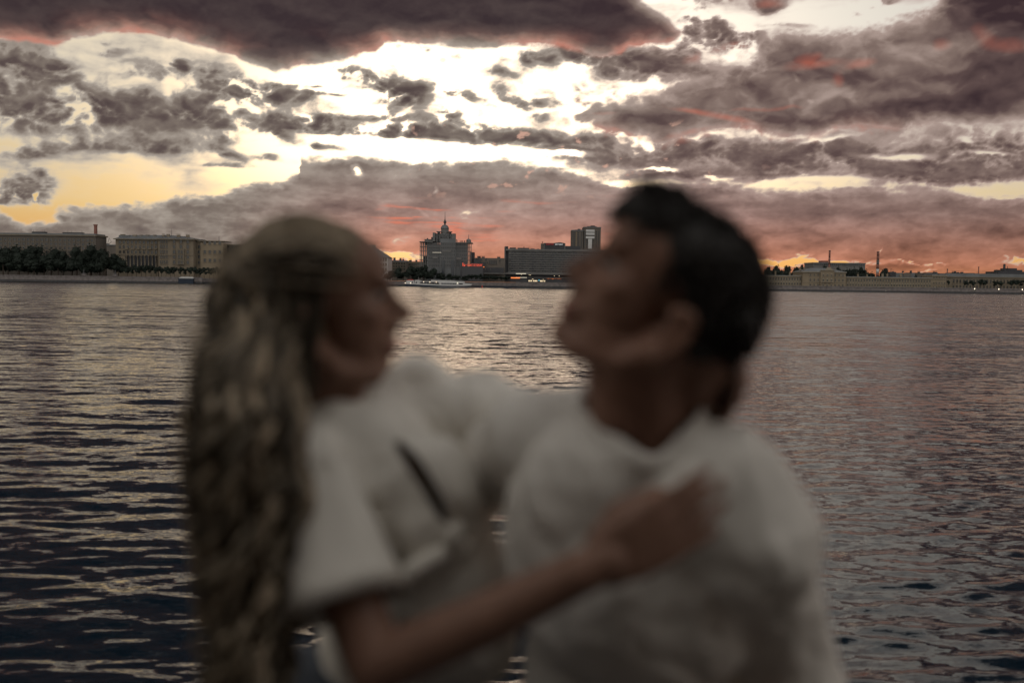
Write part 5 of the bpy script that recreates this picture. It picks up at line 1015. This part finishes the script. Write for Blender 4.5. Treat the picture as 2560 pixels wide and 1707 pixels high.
for i in range(400):
    q = rs.beta(1.0,1.0) if i > 60 else rs.choice((rs.uniform(-.04,.06), rs.uniform(.92,1.05))); dep = rs.uniform(-1,1)*math.sqrt(max(.06,1-(2*min(max(q,0),1)-1)**2))
    y0 = rs.uniform(500,640) if i % 3 else rs.uniform(600,900); y1 = rs.uniform(1350,1760) if rs.rand() > .25 else rs.uniform(950,1400)
    n = int(10+(y1-y0)/42); pts = []; rad = []; ck = int(q*7+.5*dep); ph = ck*2.1+rs.normal(0,.5); wl = (150+37*(ck % 3))*rs.uniform(.95,1.05); am = rs.uniform(10,26); r0 = rs.uniform(.0025,.0065)
    for k in range(n):
        y = y0+(y1-y0)*k/(n-1); l, r = line(np.array(y), LB)+9*math.sin(y/37)+6*math.sin(y/17+1), line(np.array(y), RB)+8*math.sin(y/31+2); qq = min(max(q,-.05),1.06)
        x = l+(r-l)*qq+am*math.sin(ph+6.28*y/wl)*min(1,(y-y0)/120); d = 1.42+dep*(.055+.02*min(1,(y-500)/500))+am*.0008*math.cos(ph+6.28*y/wl)-.19*float(sst(560,1000,np.array(y)))
        pts.append(pd(x,y,d)); rad.append(r0*(1.0 if k < n-4 else (n-1-k)/4+.12)*(.55 if k == 0 else 1))
    b0 = len(mb.v); mb.tube(pts, rad, 5, flat=.7); clump = (.5+.5*math.sin(q*21+1.5*math.sin(dep*5)))**1.4; nv = len(mb.v)-b0; tones += [min(1,max(0,(.12+.70*clump*rs_k)*(.55+.75*(.5+.5*math.sin(ph+6.28*(y0+(y1-y0)*(v//5)/max(1,n-1))/wl))))) for rs_k in (rs.uniform(.5,1.3),) for v in range(nv)]  # lock tone varies; lit crests and dark gaps are put into the colour
for i in range(110):
    y0 = rs.uniform(640,1300); y1 = y0+rs.uniform(150,420); side = rs.rand() < .72; ph = rs.uniform(0,6.28); wl = rs.uniform(110,220); am = rs.uniform(10,30); of = rs.uniform(-10,34); n = 14; pts = []
    for k in range(n):
        y = y0+(y1-y0)*k/(n-1); x = (line(np.array(y), LB)-of if side else line(np.array(y), RB)+of*.6)+am*math.sin(ph+6.28*y/wl); pts.append(pd(x,y,1.42-.19*float(sst(560,1000,np.array(y)))+rs.uniform(-.004,.004)))
    b0 = len(mb.v); mb.tube(pts, [.0022]*(n-1)+[.0005], 4); tones += [rs.uniform(.35,.9)]*(len(mb.v)-b0)
for i in range(90):
    w0 = rs.uniform(0,1); p0 = R.p(.035-.085*w0,.115-.02*w0+rs.uniform(-.02,.02),.062+.012*rs.rand()); p1 = R.p(.012-.075*w0+rs.normal(0,.006),.03,.088+.006*rs.rand()); p2 = R.p(-.018-.06*w0+rs.normal(0,.008),-.055,.086+.01*rs.rand()); p3 = R.p(-.045-.05*w0,-.16-rs.uniform(0,.10),.075+.02*rs.rand())
    pts = []
    for k in range(13):
        t = k/12; pts.append(p0*(1-t)**3+p1*3*t*(1-t)**2+p2*3*t*t*(1-t)+p3*t**3+R.f*(.006*math.sin(t*9+i)))
    b0 = len(mb.v); mb.tube(pts, [.003]+[.0055]*10+[.004,.0008], 5, flat=.6); t = min(1,max(0,.06+.16*w0+rs.normal(0,.08))); tones += [t]*(len(mb.v)-b0)
kn_ = R.p(-.115,.092)
for i in range(150):                                                          # strands swept from the hairline back to the knot
    w = rs.uniform(-.066,.066); f0 = rs.uniform(.06,.100)*math.sqrt(max(.2,1-(w/.085)**2)); base = R.p(f0,.108+.030*(1-abs(w)/.07)-rs.uniform(0,.05)*abs(w)/.06,w*1.06); pts = []
    for k in range(9):
        t = k/8; p = base*(1-t)+kn_*t; c = R.p(.0,.075); dv = p-c; u_ = dv.length; want = .0905*R.k*(1.06 if t < .8 else 1.1); pts.append(c+dv*(max(want,u_)/u_) if t < .93 else p)
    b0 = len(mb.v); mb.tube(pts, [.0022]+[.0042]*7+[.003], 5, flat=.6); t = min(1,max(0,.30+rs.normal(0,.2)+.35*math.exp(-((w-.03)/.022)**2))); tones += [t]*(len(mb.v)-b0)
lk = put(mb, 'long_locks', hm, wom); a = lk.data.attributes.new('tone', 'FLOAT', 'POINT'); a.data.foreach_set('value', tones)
# ------------------------------------------------------------------ unseen houses added behind the viewer; they block low sky so light falls from above
M['quay_plaster'] = mat('ochre_plaster', (.16,.12,.08), .9, .15, .3)
for i, (x0, x1, h, nm) in enumerate(((-58,-20,22,'unseen ochre quay house added behind the viewer, upstream end'),(-19.6,14,25,'unseen tall quay house added behind the viewer, blocking low sky'),(14.4,56,21,'unseen low quay house added behind the viewer, downstream end'))):
    o = empty('added_quay_house', ((x0+x1)/2,-15,QZ), nm, 'building', 'unseen houses added along the near quay'); w = (x1-x0)/2
    mb = MB(); mb.box(-w,w,-12,0,0,h); mb.build('wall', M['quay_plaster'], o); mb = MB(); mb.box(-w-.2,w+.2,-12.2,.6,h+.003,h+.7); mb.build('cornice', M['tan_trim'], o)
    mb = MB(); mb.add([(-w,.4,h+.71),(w,.4,h+.71),(w,-12,h+.71),(-w,-12,h+.71),(-w+3,-6,h+4),(w-3,-6,h+4)], [(0,1,5,4),(1,2,5),(2,3,4,5),(3,0,4),(0,3,2,1)]); mb.build('roof', M['roof'], o)
